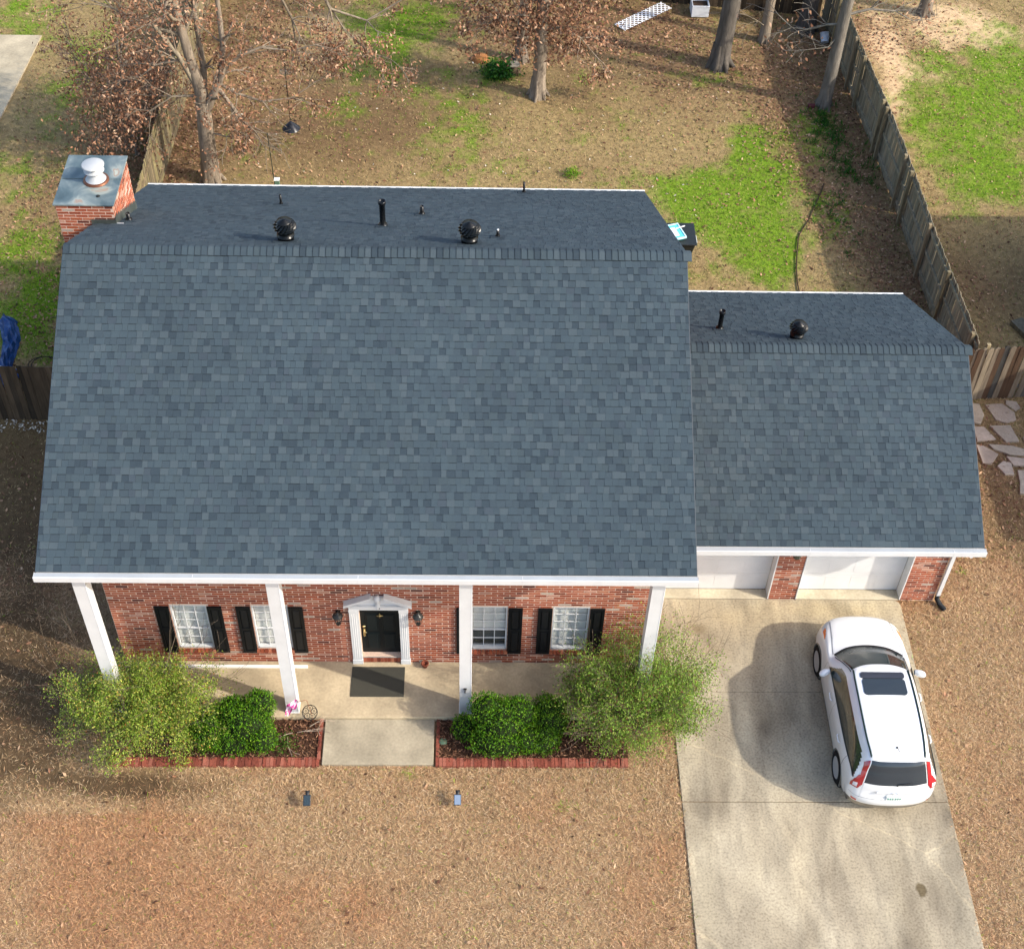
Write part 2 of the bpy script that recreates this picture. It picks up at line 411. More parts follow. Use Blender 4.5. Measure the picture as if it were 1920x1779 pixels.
# ---- wall lanterns either side of the door
for x in (-2.90, -1.24):
    ln = empty('wall_lantern', (x, -.1, 1.75), H); dkb = (.03, .03, .028)
    g = MB(); g.box(x-.05, x+.05, -.022, -.001, 1.78, 2.0, dkb); g.tube([(x, -.01, 1.95), (x, -.07, 2.03), (x, -.13, 2.03)], .013, 6, dkb)
    g.lathe([(.115, 1.955), (.10, 1.99), (.045, 2.035), (.02, 2.05), (.02, 2.075), (0, 2.08)], (x, -.13, 0), 10, dkb)
    g.lathe([(0, 1.66), (.03, 1.665), (.05, 1.69), (.052, 1.70)], (x, -.13, 0), 10, dkb)
    for k in range(6):
        t = k*math.pi/3; g.tube([(x+.052*math.cos(t), -.13+.052*math.sin(t), 1.70), (x+.098*math.cos(t), -.13+.098*math.sin(t), 1.955)], .006, 4, dkb)
    g.build('lantern_frame', M_blackmet, ln)
    MB().lathe([(.048, 1.70), (.092, 1.955)], (x, -.13, 0), 10, (.3, .32, .3)).build('lantern_glass', M_glass, ln)
# ---- porch: floor, columns, ceiling beam
pf = MB(); pf.box(-7.85, 3.95, -1.40, -.002, -.05, .12, c255(226, 206, 170, .54)); pf.build('porch_floor', M_conc, H, .012)
for x in (-7.605, -4.0, -.367, 3.29):
    c = empty('column', (x+.125, -1.18, .12), H)
    g = MB(); g.box(x, x+.25, -1.304, -1.054, .122, 4.80, white)
    for (y, s) in ((-1.304, -1), ):
        g.box(x+.232, x+.2485, y-.004, y-.0005, .3, 4.7, (.70, .71, .72))
    g.build('shaft', M_white, c, .006)
    g = MB(); g.box(x-.012, x+.262, -1.316, -1.042, .121, .155, (.76, .76, .74)); g.build('base', M_white, c, .004)
g = MB(); g.box(-.262, -.238, -1.33, -1.302, .95, 1.06, (.02, .02, .02)); g.box(-.285, -.215, -1.335, -1.302, 1.06, 1.085, (.02, .02, .02)); g.tube([(-.25, -1.32, 1.0), (-.25, -1.40, 1.06)], .014, 6, (.02, .02, .02)); g.build('flag_bracket', M_black, H)
g = MB(); g.box(-.13, -.116, -1.27, -1.22, 3.55, 3.85, (.03, .03, .035)); g.build('bracket', M_black, H)
g = MB(); g.box(XL+.25, XR-.3, -1.34, -.004, 4.80, 4.86, white); g.box(WX0-.05, WX1+.05, -1.32, -1.04, 4.64, 4.799, white); g.build('porch_ceiling', M_white, H)
# ---- roof decks, fascia, gutters
def slope(O, back=False, s=SL):
    c = 1/math.sqrt(1+s*s); sn = s*c
    ex, ev, n = ((1, 0, 0), (0, c, sn), (0, -sn, c)) if not back else ((-1, 0, 0), (0, -c, sn), (0, sn, c))
    M = Matrix(((ex[0], ev[0], n[0], O[0]), (ex[1], ev[1], n[1], O[1]), (ex[2], ev[2], n[2], O[2]), (0, 0, 0, 1)))
    return M
roof = empty('roof', (-2, 4.3, 7.9), H)
deckc = (.06, .07, .08)
dm = MB()
Lf = (YR-YF)*math.sqrt(1+SL*SL); Lb = (YB-YR)*math.sqrt(1+SL*SL)
Mf = slope((XL, YF, ZE)); Mb = slope((XR, YB, ZB), True)
dm.box(0, XR-XL, 0, Lf, -.10, -.008, deckc, Mf); dm.box(0, XR-XL, 0, Lb, -.10, -.008, deckc, Mb)
GLf = (GYR-GYF)*math.sqrt(1+GSL**2); GLb = (GYB-GYR)*math.sqrt(1+GSL**2)
Gf = slope((WX1, GYF, GZE), False, GSL); Gb = slope((GX, GYB, GZB), True, GSL)
dm.box(0, GX-WX1, 0, GLf, -.10, -.008, deckc, Gf); dm.box(0, GX-WX1, 0, GLb, -.10, -.008, deckc, Gb)
dm.build('roof_deck', M_shingle, roof)
for (Mm, w, L) in ((Mf, XR-XL, Lf), (Mb, XR-XL, Lb)):
    for a_ in (-.010, w+.002): MB().box(a_, a_+.008, 0, L, -.16, -.006, (.10, .11, .12), Mm).build('rake_trim', M_white, roof)
MB().box(GX-WX1+.002, GX-WX1+.010, 0, GLf, -.16, -.006, (.10, .11, .12), Gf).build('rake_trim', M_white, roof); MB().box(-.010, -.002, 0, GLb, -.16, -.006, (.10, .11, .12), Gb).build('rake_trim', M_white, roof)
def gutter(x0, x1, y, z, sgn=-1):
    g = MB(); a, b = sorted((y, y+sgn*.135))
    lip = y+sgn*.135; 
    g.box(x0, x1, *sorted((y+sgn*.012, y+sgn*.098)), z-.035, z-.025, (.33, .35, .36))      # guard
    g.box(x0, x1, *sorted((y+sgn*.098, y+sgn*.106)), z-.06, z-.05, (.12, .12, .12))
    g.box(x0, x1, *sorted((y+sgn*.106, lip)), z-.15, z-.022, white)
    g.box(x0, x1, *sorted((y+sgn*.012, y+sgn*.106)), z-.15, z-.14, white)
    g.box(x0-.004, x0, a, b, z-.15, z-.022, white); g.box(x1, x1+.004, a, b, z-.15, z-.022, white)
    q = x0+2.9
    while q < x1-.5: g.box(q, q+.012, *sorted((y+sgn*.03, y+sgn*.137)), z-.151, z-.0205, (.55, .55, .54)); q += 3.05
    return g.build('gutter', M_white, H)
gutter(XL-.02, XR+.02, YF, ZE+.015); MB().box(XL-.01, XR+.01, YB+.004, YB+.06, ZB-.12, ZB+.0, (.7, .7, .68)).build('gutter', M_white, H); gutter(XR+.008, GX+.03, GYF, GZE+.01); MB().box(XR+.03, GX, GYB+.004, GYB+.06, GZB-.12, GZB+.0, (.7, .7, .68)).build('gutter', M_white, H)
fa = MB(); fa.box(XL, XR, YF+.0, YF+.02, ZE-.17, ZE-.03, white); fa.box(WX1, GX, GYF, GYF+.02, GZE-.17, GZE-.03, white); fa.box(XL, XR, YB-.022, YB-.002, ZB-.17, ZB-.03, white)
fa.box(WX1+.01, GX-.02, GYF+.025, GWY, GZE-.17, GZE-.15, white); fa.build('fascia', M_white, H)
for (x, y, z) in ((-7.82, -1.2, 4.78), (10.45, 1.28, 2.56)):      # flood lights under both eave ends
    g = MB(); Mx = Matrix.Rotation(R(55), 3, 'X')
    g.lathe([(.05, .12), (.055, .06), (.085, -.08), (.095, -.13), (.08, -.135)], (x, y-.1, z-.05), 12, (.82, .82, .8), Mx); g.box(x-.05, x+.05, y-.05, y+.05, z, z+.06, white); g.build('flood_light', M_plastic, H)
# ---- shingles
SH = [c255(83, 100, 110, .435), c255(86, 103, 112, .44), c255(81, 97, 107, .43), c255(92, 107, 115, .455), c255(73, 89, 100, .41), c255(84, 100, 108, .435), c255(84, 98, 109, .43)]
EXP = .143
def tile_geo(w, hi, c):
    t = .013 if hi else .007; h = .16
    v = [(0, 0, 0), (w, 0, 0), (0, 0, t), (w, 0, t), (0, .129, t*.45+.003), (w, .129, t*.45+.003), (0, h, .002), (w, h, .002)]
    f = [(0, 1, 3, 2), (2, 3, 5, 4), (4, 5, 7, 6), (0, 2, 4, 6), (1, 7, 5, 3)]
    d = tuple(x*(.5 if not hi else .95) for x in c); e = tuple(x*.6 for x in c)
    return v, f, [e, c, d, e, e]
tile_cache = {}
NSH = 0
def lay(parent, M, width, L, quota=0, name='shingle', amp=1.0):
    global NSH
    rest = MB(); nc = int(L/EXP)+1; rot = M.to_euler()
    for k in range(nc):
        v0 = k*EXP
        if v0+.17 > L: break
        u = -random.uniform(0, .15); hi = random.random() < .5
        while u < width:
            w = random.choice((.10, .12, .13, .15, .17)); hi = (not hi) if random.random() < .85 else hi
            a, b = max(0, u), min(width, u+w)
            ci = random.choices(range(7), [.24, .2, .18, .12, .08, .12, .06])[0]
            if hi and random.random() < .4: ci = random.choice((1, 3, 0))
            if not hi and random.random() < .3: ci = random.choice((2, 4))
            if b-a > .02:
                if quota > 0 and abs((b-a)-w) < 1e-6:
                    key = (w, hi, ci)
                    if key not in tile_cache:
                        g = MB(); g.add(*tile_geo(w-.002, hi, SH[ci])); tile_cache[key] = g.mesh('shingle'); tile_cache[key].materials.append(M_shingle)
                    o = inst('shingle', tile_cache[key], M@Vector((a, v0, 0)), parent, rot); quota -= 1; NSH += 1
                else:
                    vv, ff, cc = tile_geo(b-a-.002, hi, SH[ci])
                    kk = 1+random.uniform(-.03, .03)*amp
                    cc = [tuple(x*kk for x in c) for c in cc]
                    rest.add([M@Vector((p[0]+a, p[1]+v0, p[2])) for p in vv], ff, cc)
            u += w
    o = rest.build(name, M_shingle, parent); o['kind'] = 'stuff'
lay(roof, Mf, XR-XL, Lf, 285); lay(roof, Mb, XR-XL, Lb); lay(roof, Gf, GX-WX1, GLf); lay(roof, Gb, GX-WX1, GLb)
def caps(x0, x1, y, z, s, step):
    ang = math.atan(s); hw = .19; meshes = []
    for c in SH[:6]:
        g = MB(); L_ = step+.05
        def P(t, x, dz): return (x, t*hw*math.cos(ang), -abs(t)*hw*math.sin(ang)+dz)
        v = []
        for x, lift in ((0, .016), (L_, .004)):
            for t in (-1, -.12, .12, 1): v.append(P(t, x, lift))
        for x in (0, L_):
            for t in (-1, 1): v.append(P(t, x, -.002))
        for t in (-1, -.12, .12, 1): v.append(P(t, .011, .0158))
        f = [(12, 4, 5, 13), (13, 5, 6, 14), (14, 6, 7, 15), (0, 1, 2, 3), (8, 10, 4, 0), (3, 7, 11, 9), (0, 12, 13, 1), (1, 13, 14, 2), (2, 14, 15, 3)]
        f = [tuple(reversed(q)) for q in f]
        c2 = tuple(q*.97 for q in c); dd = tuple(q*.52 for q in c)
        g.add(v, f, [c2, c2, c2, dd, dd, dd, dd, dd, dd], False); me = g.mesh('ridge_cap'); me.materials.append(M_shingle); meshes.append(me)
    x = x0
    while x < x1-.03:
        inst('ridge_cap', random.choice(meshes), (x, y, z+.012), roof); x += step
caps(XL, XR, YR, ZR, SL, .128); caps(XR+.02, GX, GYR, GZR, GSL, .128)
# ---- chimney
ch = empty('chimney', (-8.28, 7.25, 0), H); CX0, CX1, CY0, CY1, CZ = -8.885, -7.69, 6.43, 8.11, 7.36
g = MB(); g.box(CX0+.004, CX1-.004, CY0+.004, CY1-.004, -.03, CZ, MORT); g.build('chimney_core', M_mortar, ch)
brick_field(ch, (CX0, CY0, 0), (1, 0, 0), CX1-CX0, (5.6, CZ), (), 100)
brick_field(ch, (CX1, CY0, 0), (0, 1, 0), CY1-CY0, (5.6, CZ), (), 0, nrm=Vector((1, 0, 0)))
capc = c255(112, 135, 140, .62)
cm = bpy.data.materials.new('chimney_cap_metal'); cm.use_nodes = True; t = cm.node_tree; p = t.nodes['Principled BSDF']
ge = t.nodes.new('ShaderNodeNewGeometry'); n1 = t.nodes.new('ShaderNodeTexNoise'); n1.inputs['Scale'].default_value = 1.7; n1.inputs['Detail'].default_value = 7; n1.inputs['Distortion'].default_value = .6
t.links.new(ge.outputs['Position'], n1.inputs['Vector']); cr = t.nodes.new('ShaderNodeValToRGB'); e = cr.color_ramp.elements
e[0].position = .3; e[0].color = (.055, .085, .095, 1); e[1].position = .72; e[1].color = (.42, .44, .36, 1)
for pos, cc in ((.45, (.09, .13, .14, 1)), (.56, (.16, .20, .20, 1)), (.64, (.30, .33, .29, 1)), (.68, (.33, .22, .16, 1))):
    q = cr.color_ramp.elements.new(pos); q.color = cc
t.links.new(n1.outputs[0], cr.inputs[0]); t.links.new(cr.outputs[0], p.inputs['Base Color']); p.inputs['Metallic'].default_value = .25; p.inputs['Roughness'].default_value = .45
ym = 7.31
for (y0, y1) in ((CY0-.035, ym-.004), (ym+.004, CY1+.035)):
    g = MB(); g.box(CX0-.035, CX1+.035, y0, y1, CZ+.001, CZ+.035, capc); g.build('chimney_cap', cm, ch, .006)
g = MB(); g.box(CX0-.03, CX1+.03, ym-.018, ym+.018, CZ+.036, CZ+.048, c255(80, 100, 105, .6)); g.build('cap_seam', cm, ch)
g = MB(); g.lathe([(.045, 0), (.045, .004), (0, .005)], (-8.03, 6.70, CZ+.036), 12, (.02, .022, .02)); g.build('cap_hole', M_black, ch)
fl = empty('flue', (-8.17, 7.26, CZ), H); wt = (.38, .39, .39); rust = c255(140, 88, 62, .6)
g = MB(); g.lathe([(.275, .036), (.27, .06), (.225, .075)], (-8.17, 7.26, CZ), 20, [rust, rust, rust]); g.build('flue_collar', M_metal, ch)
g = MB(); g.lathe([(.225, .07), (.19, .10), (.14, .20), (.125, .27), (.20, .275), (.215, .285), (.215, .30), (.12, .305), (.12, .40)], (-8.17, 7.26, CZ), 20, wt); g.build('flue_pipe', M_plastic, ch)
g = MB(); g.lathe([(.12, .40), (.22, .405), (.238, .415), (.238, .435), (.22, .447), (0, .455)], (-8.17, 7.26, CZ), 20, wt); g.build('flue_lid', M_plastic, ch)
bpy.data.objects.remove(fl)
g = MB(); gm = c255(120, 128, 122, .6)
g.box(-8.20, CX1+.012, CY0-.014, CY0-.003, 6.80, 7.0, gm)
n = 10
for k in range(n):
    y0 = CY0-.01+k*(CY1-CY0+.02)/n; y1 = y0+(CY1-CY0+.02)/n; z = ZR-SL*(y0-YR)
    g.box(CX1+.002, CX1+.014, y0, y1-.002, z-.25, z+.17, jit(gm, .1))
g.box(CX1+.014, CX1+.16, CY0-.02, CY0+.0, 6.84, 6.92, (.6, .62, .62))
g.build('flashing', M_metal, ch)
# ---- turbine vents and pipes
bk = (.004, .005, .005)
def turbine(x, y, z, s, k=1.0):
    tv = empty('turbine_vent', (x, y, z), H)
    g = MB(); g.box(-.24*k, .24*k, -.24*k, .24*k, -.012, .012, SH[4], Matrix.Translation((x, y, z+.01))@Matrix.Rotation(math.atan(s), 4, 'X')); g.build('vent_flashing', M_shingle, tv); g = MB()
    g.lathe([(.165*k, -.15*k), (.165*k, .13*k), (.178*k, .135*k), (.178*k, .16*k), (.155*k, .165*k), (.155*k, .29*k)], (x, y, z), 20, bk); g.build('vent_base', M_blackmet, tv)
    hd = MB(); zc = z+.365*k; n = 15; prof = []
    for i in range(9):
        t = -1.02+i*2.04/8; prof.append((.228*k*math.cos(t*.98), .155*k*math.sin(t)))
    for j in range(n):
        for i in range(8):
            def pt(ii, e, rr):
                r, zz = prof[ii]; a = 2*math.pi*(j+e)/n+ii*.17; return (x+r*rr*math.cos(a), y+r*rr*math.sin(a), zc+zz)
            hd.add([pt(i, 0, .90), pt(i, .62, 1.04), pt(i+1, .62, 1.04), pt(i+1, 0, .90)], [(0, 1, 2, 3)], (.004, .005, .005), False)
    hd.lathe([(.19*k*.5, -.14*k), (.16*k, 0), (.19*k*.5, .14*k)], (x, y, zc), 14, (.002, .002, .002))
    hd.build('turbine_head', M_blackmet, tv)
    g = MB(); g.lathe([(.15*k, .118*k), (.145*k, .138*k), (.105*k, .142*k), (.10*k, .158*k), (.055*k, .160*k), (.05*k, .172*k), (0, .175*k)], (x, y, zc), 18, (.006, .007, .008)); g.build('turbine_cap', M_blackmet, tv)
turbine(-3.92, 5.02, 7.63, -SL); turbine(-.235, 5.02, 7.62, -SL); turbine(7.05, 5.70, 4.52, -GSL, .9)
def pipe(x, y, h, r, s, zr, yr, tip=None, cap=False):
    z = zr-s*(y-yr); pp = empty('vent_pipe', (x, y, z), H); c = (.006, .007, .008)
    g = MB(); g.box(-.15, .15, -.16, .16, -.006, .006, SH[4], Matrix.Translation((x, y, z+.016))@Matrix.Rotation(-math.atan(s), 4, 'X')); g.build('pipe_flashing', M_shingle, pp)
    g = MB(); pr = [(r*1.7, -.03), (r*1.6, .05), (r*1.1, .07), (r, .075), (r, h)]
    if cap: pr = pr[:-1]+[(r, h-.08), (r*1.3, h-.075), (r*1.3, h)]
    pr += [(r*1.08, h), (r*1.08, h-.03), (0, h-.035)] if cap else [(r*.75, h), (r*.75, h-.04), (0, h-.045)]
    g.lathe(pr, (x, y, z), 12, c if tip is None else c); g.build('pipe', M_blackmet, pp)
    if tip: MB().lathe([(r*.8, h-.05), (r*.8, h+.012), (0, h+.014)], (x, y, z), 8, tip).build('pipe_tip', M_plastic, pp)
pipe(-2.085, 6.571, .66, .062, SL, ZR, YR, cap=True); pipe(-1.308, 7.828, .24, .042, SL, ZR, YR); pipe(-4.572, 8.782, .28, .026, SL, ZR, YR)
pipe(1.061, 10.686, .32, .028, SL, ZR, YR); pipe(.346, 5.605, .19, .03, SL, ZR, YR, (.6, .6, .58)); pipe(-7.515, 6.78, .2, .045, SL, ZR, YR)
pipe(5.45, 6.341, .55, .055, GSL, GZR, GYR, cap=True)
# ---- garage front
gw = MB()
ML, MR, RL = 6.632, 7.249, 9.663
for (x0, x1) in ((WX1+.002, 4.05), (ML, MR), (RL, GW1)): gw.box(x0+.004, x1-.004, GWY+.004, 2.16, -.03, 2.59, MORT)
gw.box(GW1-.16, GW1, 2.161, GYB-.35, -.03, GZB+.1, c255(150, 84, 64, .6)); gw.box(WX1, GW1-.161, GYB-.5, GYB-.35, -.03, GZB+.1, c255(150, 84, 64, .6))
gw.add([(GW1-.15, 1.9, GZE+.05), (GW1-.15, GYB-.35, GZB+.1), (GW1-.15, GYR, GZR-.13), (GW1, 1.9, GZE+.05), (GW1, GYB-.35, GZB+.1), (GW1, GYR, GZR-.13)], [(0, 2, 1), (3, 4, 5), (0, 1, 4, 3), (1, 2, 5, 4), (2, 0, 3, 5)], c255(150, 84, 64, .6))
gw.box(4.05, ML, 1.9, 2.1, 2.32, 2.59, white); gw.box(MR, RL, 1.9, 2.1, 2.32, 2.59, white)
gw.build('garage_wall', M_mortar, H)
brick_field(H, (ML, GWY, 0), (1, 0, 0), MR-ML, (.0, 2.58), (), 26); brick_field(H, (RL, GWY, 0), (1, 0, 0), GW1-RL, (.0, 2.58), (), 26)
for x, sg in ((ML, -1), (RL, -1), (4.05, 1), (MR, 1)):
    a, b = sorted((x+sg*.004, x+sg*.022)); MB().box(a, b, GWY-.012, 2.13, .012, 2.55, (.72, .73, .72)).build('door_jamb', M_white, H)
for x0, x1 in ((4.075, ML-.025), (MR+.025, RL-.025)):
    gd = empty('garage_door', ((x0+x1)/2, 2.14, 0), H); zt = 2.34; nr, ncol = 4, 4
    ds_ = MB()
    for r_ in range(nr):
        z0 = .02+r_*(zt-.02)/nr; z1 = z0+(zt-.02)/nr-.004
        ds_ = MB(); ds_.box(x0, x1, 2.135, 2.17, z0, z1, (.68, .68, .67))
        for c_ in range(ncol):
            a = x0+.07+c_*(x1-x0-.05)/ncol; b = a+(x1-x0-.05)/ncol-.10
            ds_.box(a, b, 2.132, 2.1345, z0+.09, z1-.09, (.68, .68, .67))
        ds_.build('door_section', M_white, gd, .004)
    MB().box(x0, x1, 2.13, 2.16, -.02, .018, (.04, .04, .04)).build('weather_strip', M_rubber, gd)
# lantern on the brick pier, downspout with black elbow
g = MB(); x = 6.98; g.box(x-.05, x+.05, GWY-.03, GWY-.008, 1.85, 2.05, bk); g.lathe([(.04, 1.62), (.085, 1.68), (.10, 1.86), (.11, 1.88), (.05, 1.94), (0, 1.97)], (x, GWY-.12, 0), 10, (.035, .05, .04)); g.tube([(x, GWY-.02, 1.95), (x, GWY-.12, 1.98)], .015, 6, bk); g.build('wall_lantern', M_blackmet, H)
g = MB(); g.box(GW1+.004, GW1+.092, GWY-.075, GWY-.008, .22, 2.52, white); g.tube([(GW1+.05, GWY-.04, 2.50), (GW1+.05, GWY-.25, 2.58), (GW1+.05, GYF-.05, 2.62)], .045, 6, white); g.build('downspout', M_white, H, .006)
g = MB(); g.tube([(GW1+.048, GWY-.04, .24), (GW1+.05, GWY-.05, .12), (GW1+.10, GWY-.14, .05), (GW1+.2, GWY-.30, .02)], .055, 8, (.02, .022, .024)); g.build('downspout_elbow', M_rubber, H)
g = MB(); g.tube([(ML+.02, GWY-.05, 2.50), (ML-.03, GWY-.25, 2.5), (ML-.03, GYF+.1, 2.55)], .05, 8, white); g.build('gutter_outlet', M_white, H)
# ================================================================== GROUND
green = [(7.9,16.3,2.4,2.1,1),(8.9,19.2,1.1,1.8,.8),(6.6,17.0,1.0,1.0,.7),(8.4,14.1,.9,1.2,.9),(6.5,13.1,1.1,.9,.25),(10.7,20.5,.7,1.8,.7),(10.5,16.1,.6,1.0,.4),(9.9,12.7,.8,.7,.5),(15.3,20.6,1.9,3.5,1),(17.7,24.1,1.3,3.6,.9),(15.3,25.3,1.1,2.0,.35),(15.9,17.8,1.2,1.3,.5),(14.2,16.4,1.0,.8,.3),(-12.1,11.0,1.0,1.3,.7),(-12.9,13.9,.9,1.4,.7),(-11.9,12.1,.6,.9,.6),(-15.6,26.4,1.1,1.4,.5),(-12.7,23.5,1.0,1.9,.45),(-12.8,20.2,1.0,1.1,.3),(-13.8,17.4,.8,1.6,.3),(-3.7,23.8,1.1,1.3,.55),(-2.5,25.8,1.4,1.4,.55),(-1.5,26.9,1.1,1.0,.5),(-4.2,21.0,.8,1.2,.35),(-.7,20.5,1.3,1.2,.35),(3.8,21.8,1.0,.9,.25),(-3.7,26.4,1.1,1.4,.4),(-1.2,22.3,1.4,1.2,.35),(2.5,19.4,1.0,1.1,.25),(-.6,18.5,1.6,1.1,.25),(4.5,17.8,1.0,.8,.35),(.7,23.6,.5,.7,.9),(7.9,23.2,1.1,.8,.25),(11.3,2.7,.12,.12,.9),(2.2,-3.3,.7,.4,.2),(-2.1,-2.75,.9,.2,.2)]
leafy = [(10.2,23.2,1.6,3.5,1),(11.7,23.9,.7,3.2,1),(11.5,19.4,.7,3.1,.9),(11.6,15.4,.9,2.5,.9),(11.9,12.3,.8,1.6,.9),(9.6,19.9,.7,1.7,.6),(-9.2,18.3,1.0,2.4,1),(-10.6,21.1,1.3,3.5,.8),(-7.6,25.6,1.6,3.0,.8),(2.7,26.6,3.7,2.1,.6),(5.5,26.0,2.2,2.1,.7),(7.1,24.1,1.8,2.9,.5),(-11.2,11.9,1.2,3.0,.55),(-12.5,16.5,1.6,3.0,.35),(-7.6,21.2,2.0,2.4,.5),(13.9,12.4,.9,1.4,.3),(13.0,5.6,.8,1.8,.5),(12.9,26.3,1.1,1.7,.8),(14.7,26.0,1.5,1.7,.5),(9.8,18.0,.7,1.1,.6),(10.3,16.2,.5,2.2,.7)]
soily = [(-5.0,19.8,4.3,2.6,.7),(4.4,24.0,3.6,2.6,.5),(-3.4,21.9,2.6,2.1,.5),(14.5,13.3,1.9,2.1,.7),(-10.7,3.6,1.8,5.1,1),(-9.6,-1.4,1.4,2.0,1.1),(-7.0,-2.95,1.7,.4,1.15),(12.8,5.0,.8,2.6,.8),(10.9,3.6,.4,1.6,.3)]
sandy = [(16.5,26.9,1.5,1.4,1),(13.8,25.3,.6,2.0,.9),(14.6,24.0,.9,1.0,.5),(13.5,22.1,.4,.9,.6),(17.5,26.4,.9,1.0,.6),(-4.7,25.7,1.4,1.4,.35)]
def field(x, y, blobs):
    s = np.zeros_like(x)
    for (a, b, rx, ry, w) in blobs: s = s+w*np.exp(-(((x-a)/rx)**2+((y-b)/ry)**2)**1.5*.8)
    return np.clip(s, 0, 1.2)
def f_green(x, y): return np.clip((field(x, y, green)*1.0+.19*(y > 9.5)*(x < 9)*(x > -8)+.24*(x < -9.5)*(y > 8)-.50*(1-fnoise(x, y, .9, 1))-1.05*(1-fnoise(x, y, 2.6, 2))+.40)*1.7, 0, 1)
def f_leaf(x, y): return np.clip((field(x, y, leafy)+.45*(fnoise(x, y, .8, 4)-.5)), 0, 1)
def f_soil(x, y): return np.clip((field(x, y, soily)+.9*(fnoise(x, y, .7, 6)-.5)), 0, 1)
def f_sand(x, y): return np.clip((field(x, y, sandy)+.9*(fnoise(x, y, 1.3, 8)-.55))*1.4, 0, 1)*(field(x, y, sandy) > .03)
def f_back(x, y): return np.clip((y-3)/3, 0, 1)
cg = np.concatenate([-np.geomspace(300, 19, 14), np.linspace(-18, 20, 381), np.geomspace(21, 300, 14)])
yg = np.concatenate([-np.geomspace(200, 9, 12), np.linspace(-8, 30, 381), np.geomspace(31, 400, 14)])
X, Y = np.meshgrid(cg, yg); nx, ny = len(cg), len(yg)
Zg = -.035+.03*(fnoise(X, Y, 1.1, 11)-.5)*(np.abs(X) < 19)
straw = np.array(c255(192, 159, 118, .59)); red = np.array(c255(178, 132, 98, .56)); back = np.array(c255(176, 152, 106, .6)); brown = np.array(c255(150, 120, 86, .6)); dirt = np.array(c255(98, 80, 58, .42)); gr = np.array(c255(124, 166, 26, .56)); sand = np.array(c255(222, 190, 148, .66)); lf = np.array(c255(160, 122, 92, .58))
def mix(a, b, t): return a*(1-t[..., None])+b*t[..., None]
C = np.broadcast_to(straw, X.shape+(3,)).copy()
C = mix(C, red, np.clip((fnoise(X, Y, .5, 21)-.42)*1.2+np.clip((-X-3)/8, 0, .4)*(Y < -3.5), 0, .6))
C = mix(C, back, f_back(X, Y)); C = mix(C, brown, f_soil(X, Y)*f_back(X, Y)*.9); C = mix(C, dirt, f_soil(X, Y)*(1-f_back(X, Y)*.55)*.9)
C = mix(C, lf, f_leaf(X, Y)*.7); C = mix(C, sand, f_sand(X, Y)); C = mix(C, gr, f_green(X, Y)*.85)
me = bpy.data.meshes.new('ground')
idx = np.arange(nx*ny).reshape(ny, nx); q = np.stack([idx[:-1, :-1], idx[:-1, 1:], idx[1:, 1:], idx[1:, :-1]], -1).reshape(-1, 4)
me.vertices.add(nx*ny); me.vertices.foreach_set('co', np.stack([X, Y, Zg], -1).astype(np.float32).ravel())
me.loops.add(q.size); me.loops.foreach_set('vertex_index', q.astype(np.int32).ravel())
me.polygons.add(len(q)); me.polygons.foreach_set('loop_start', np.arange(0, q.size, 4, dtype=np.int32))
a = me.attributes.new('Col', 'FLOAT_COLOR', 'POINT'); arr = np.ones((nx*ny, 4), np.float32); arr[:, :3] = C.reshape(-1, 3); a.data.foreach_set('color', arr.ravel())
me.update(calc_edges=True); me.materials.append(M_ground)
go = bpy.data.objects.new('ground', me); COL.objects.link(go); tag(go, kind='structure')

# ---- blades, straw and dead leaves lying on the ground
HARD = [(4.205, 9.635, -9, 2.15), (-3.23, -.86, -2.5, -1.39), (-7.86, 3.96, -1.41, .05), (-7.6, 3.6, 0, 10.3), (3.6, 10.43, 1.86, 9.2), (-20, -14.62, 20.0, 25.15)]
BEDS = [(-7.55, -3.2, -2.42, -1.4), (-.87, 3.2, -2.46, -1.4)]
def scatter(dens, x0, x1, y0, y1, hard=True, beds=True):
    n = int(dens*(x1-x0)*(y1-y0)); x = rng.uniform(x0, x1, n); y = rng.uniform(y0, y1, n)
    k = (x > -9.3-.27*(y+6.5)) & (x < 11.2+.27*(y+6.5))
    for (a, b, c_, d_) in HARD+(BEDS if beds else []): k &= ~((x > a) & (x < b) & (y > c_) & (y < d_))
    return x[k], y[k]
def ground_z(x, y): return -.035+.03*(fnoise(x, y, 1.1, 11)-.5)
DRY = [c255(214, 183, 141, .61)+(3.4,), c255(201, 167, 123, .60)+(3.6,), c255(184, 144, 108, .56)+(2.2,), c255(170, 122, 92, .54)+(1.4,), c255(226, 198, 162, .62)+(1.2,), c255(130, 98, 70, .5)+(.9,), c255(160, 148, 96, .54)+(.5,)]
DRYB = [c255(184, 160, 112, .56)+(3,), c255(162, 136, 94, .54)+(3,), c255(136, 110, 76, .52)+(1.6,), c255(206, 182, 134, .58)+(1,), c255(142, 146, 66, .5)+(1.5,)]
LEAFP = [c255(184, 138, 106, .62)+(3,), c255(204, 162, 126, .64)+(2,), c255(154, 110, 84, .58)+(3,), c255(216, 180, 146, .6)+(.7,), c255(110, 74, 56, .5)+(1.5,)]
GRN = [c255(122, 178, 14, .60)+(3,), c255(152, 194, 30, .62)+(2.4,), c255(92, 144, 10, .55)+(2,), c255(168, 180, 70, .57)+(1.2,)]
x, y = scatter(2300, -12, 15, -7.6, 3.2)
x2, y2 = scatter(1200, 9.7, 15, 3.2, 9)
x = np.concatenate([x, x2]); y = np.concatenate([y, y2])
k = rng.random(len(x)) > .85*f_soil(x, y); x, y = x[k], y[k]; n = len(x)
P = np.stack([x, y, ground_z(x, y)+rng.uniform(0, .02, n)], 1)
col = pick(DRY, n, .1); rr = np.clip((fnoise(x, y, .5, 21)-.50)*2.4+np.clip((-x-2)/6, 0, .55)*(y < -3.6), 0, .8)[:, None]
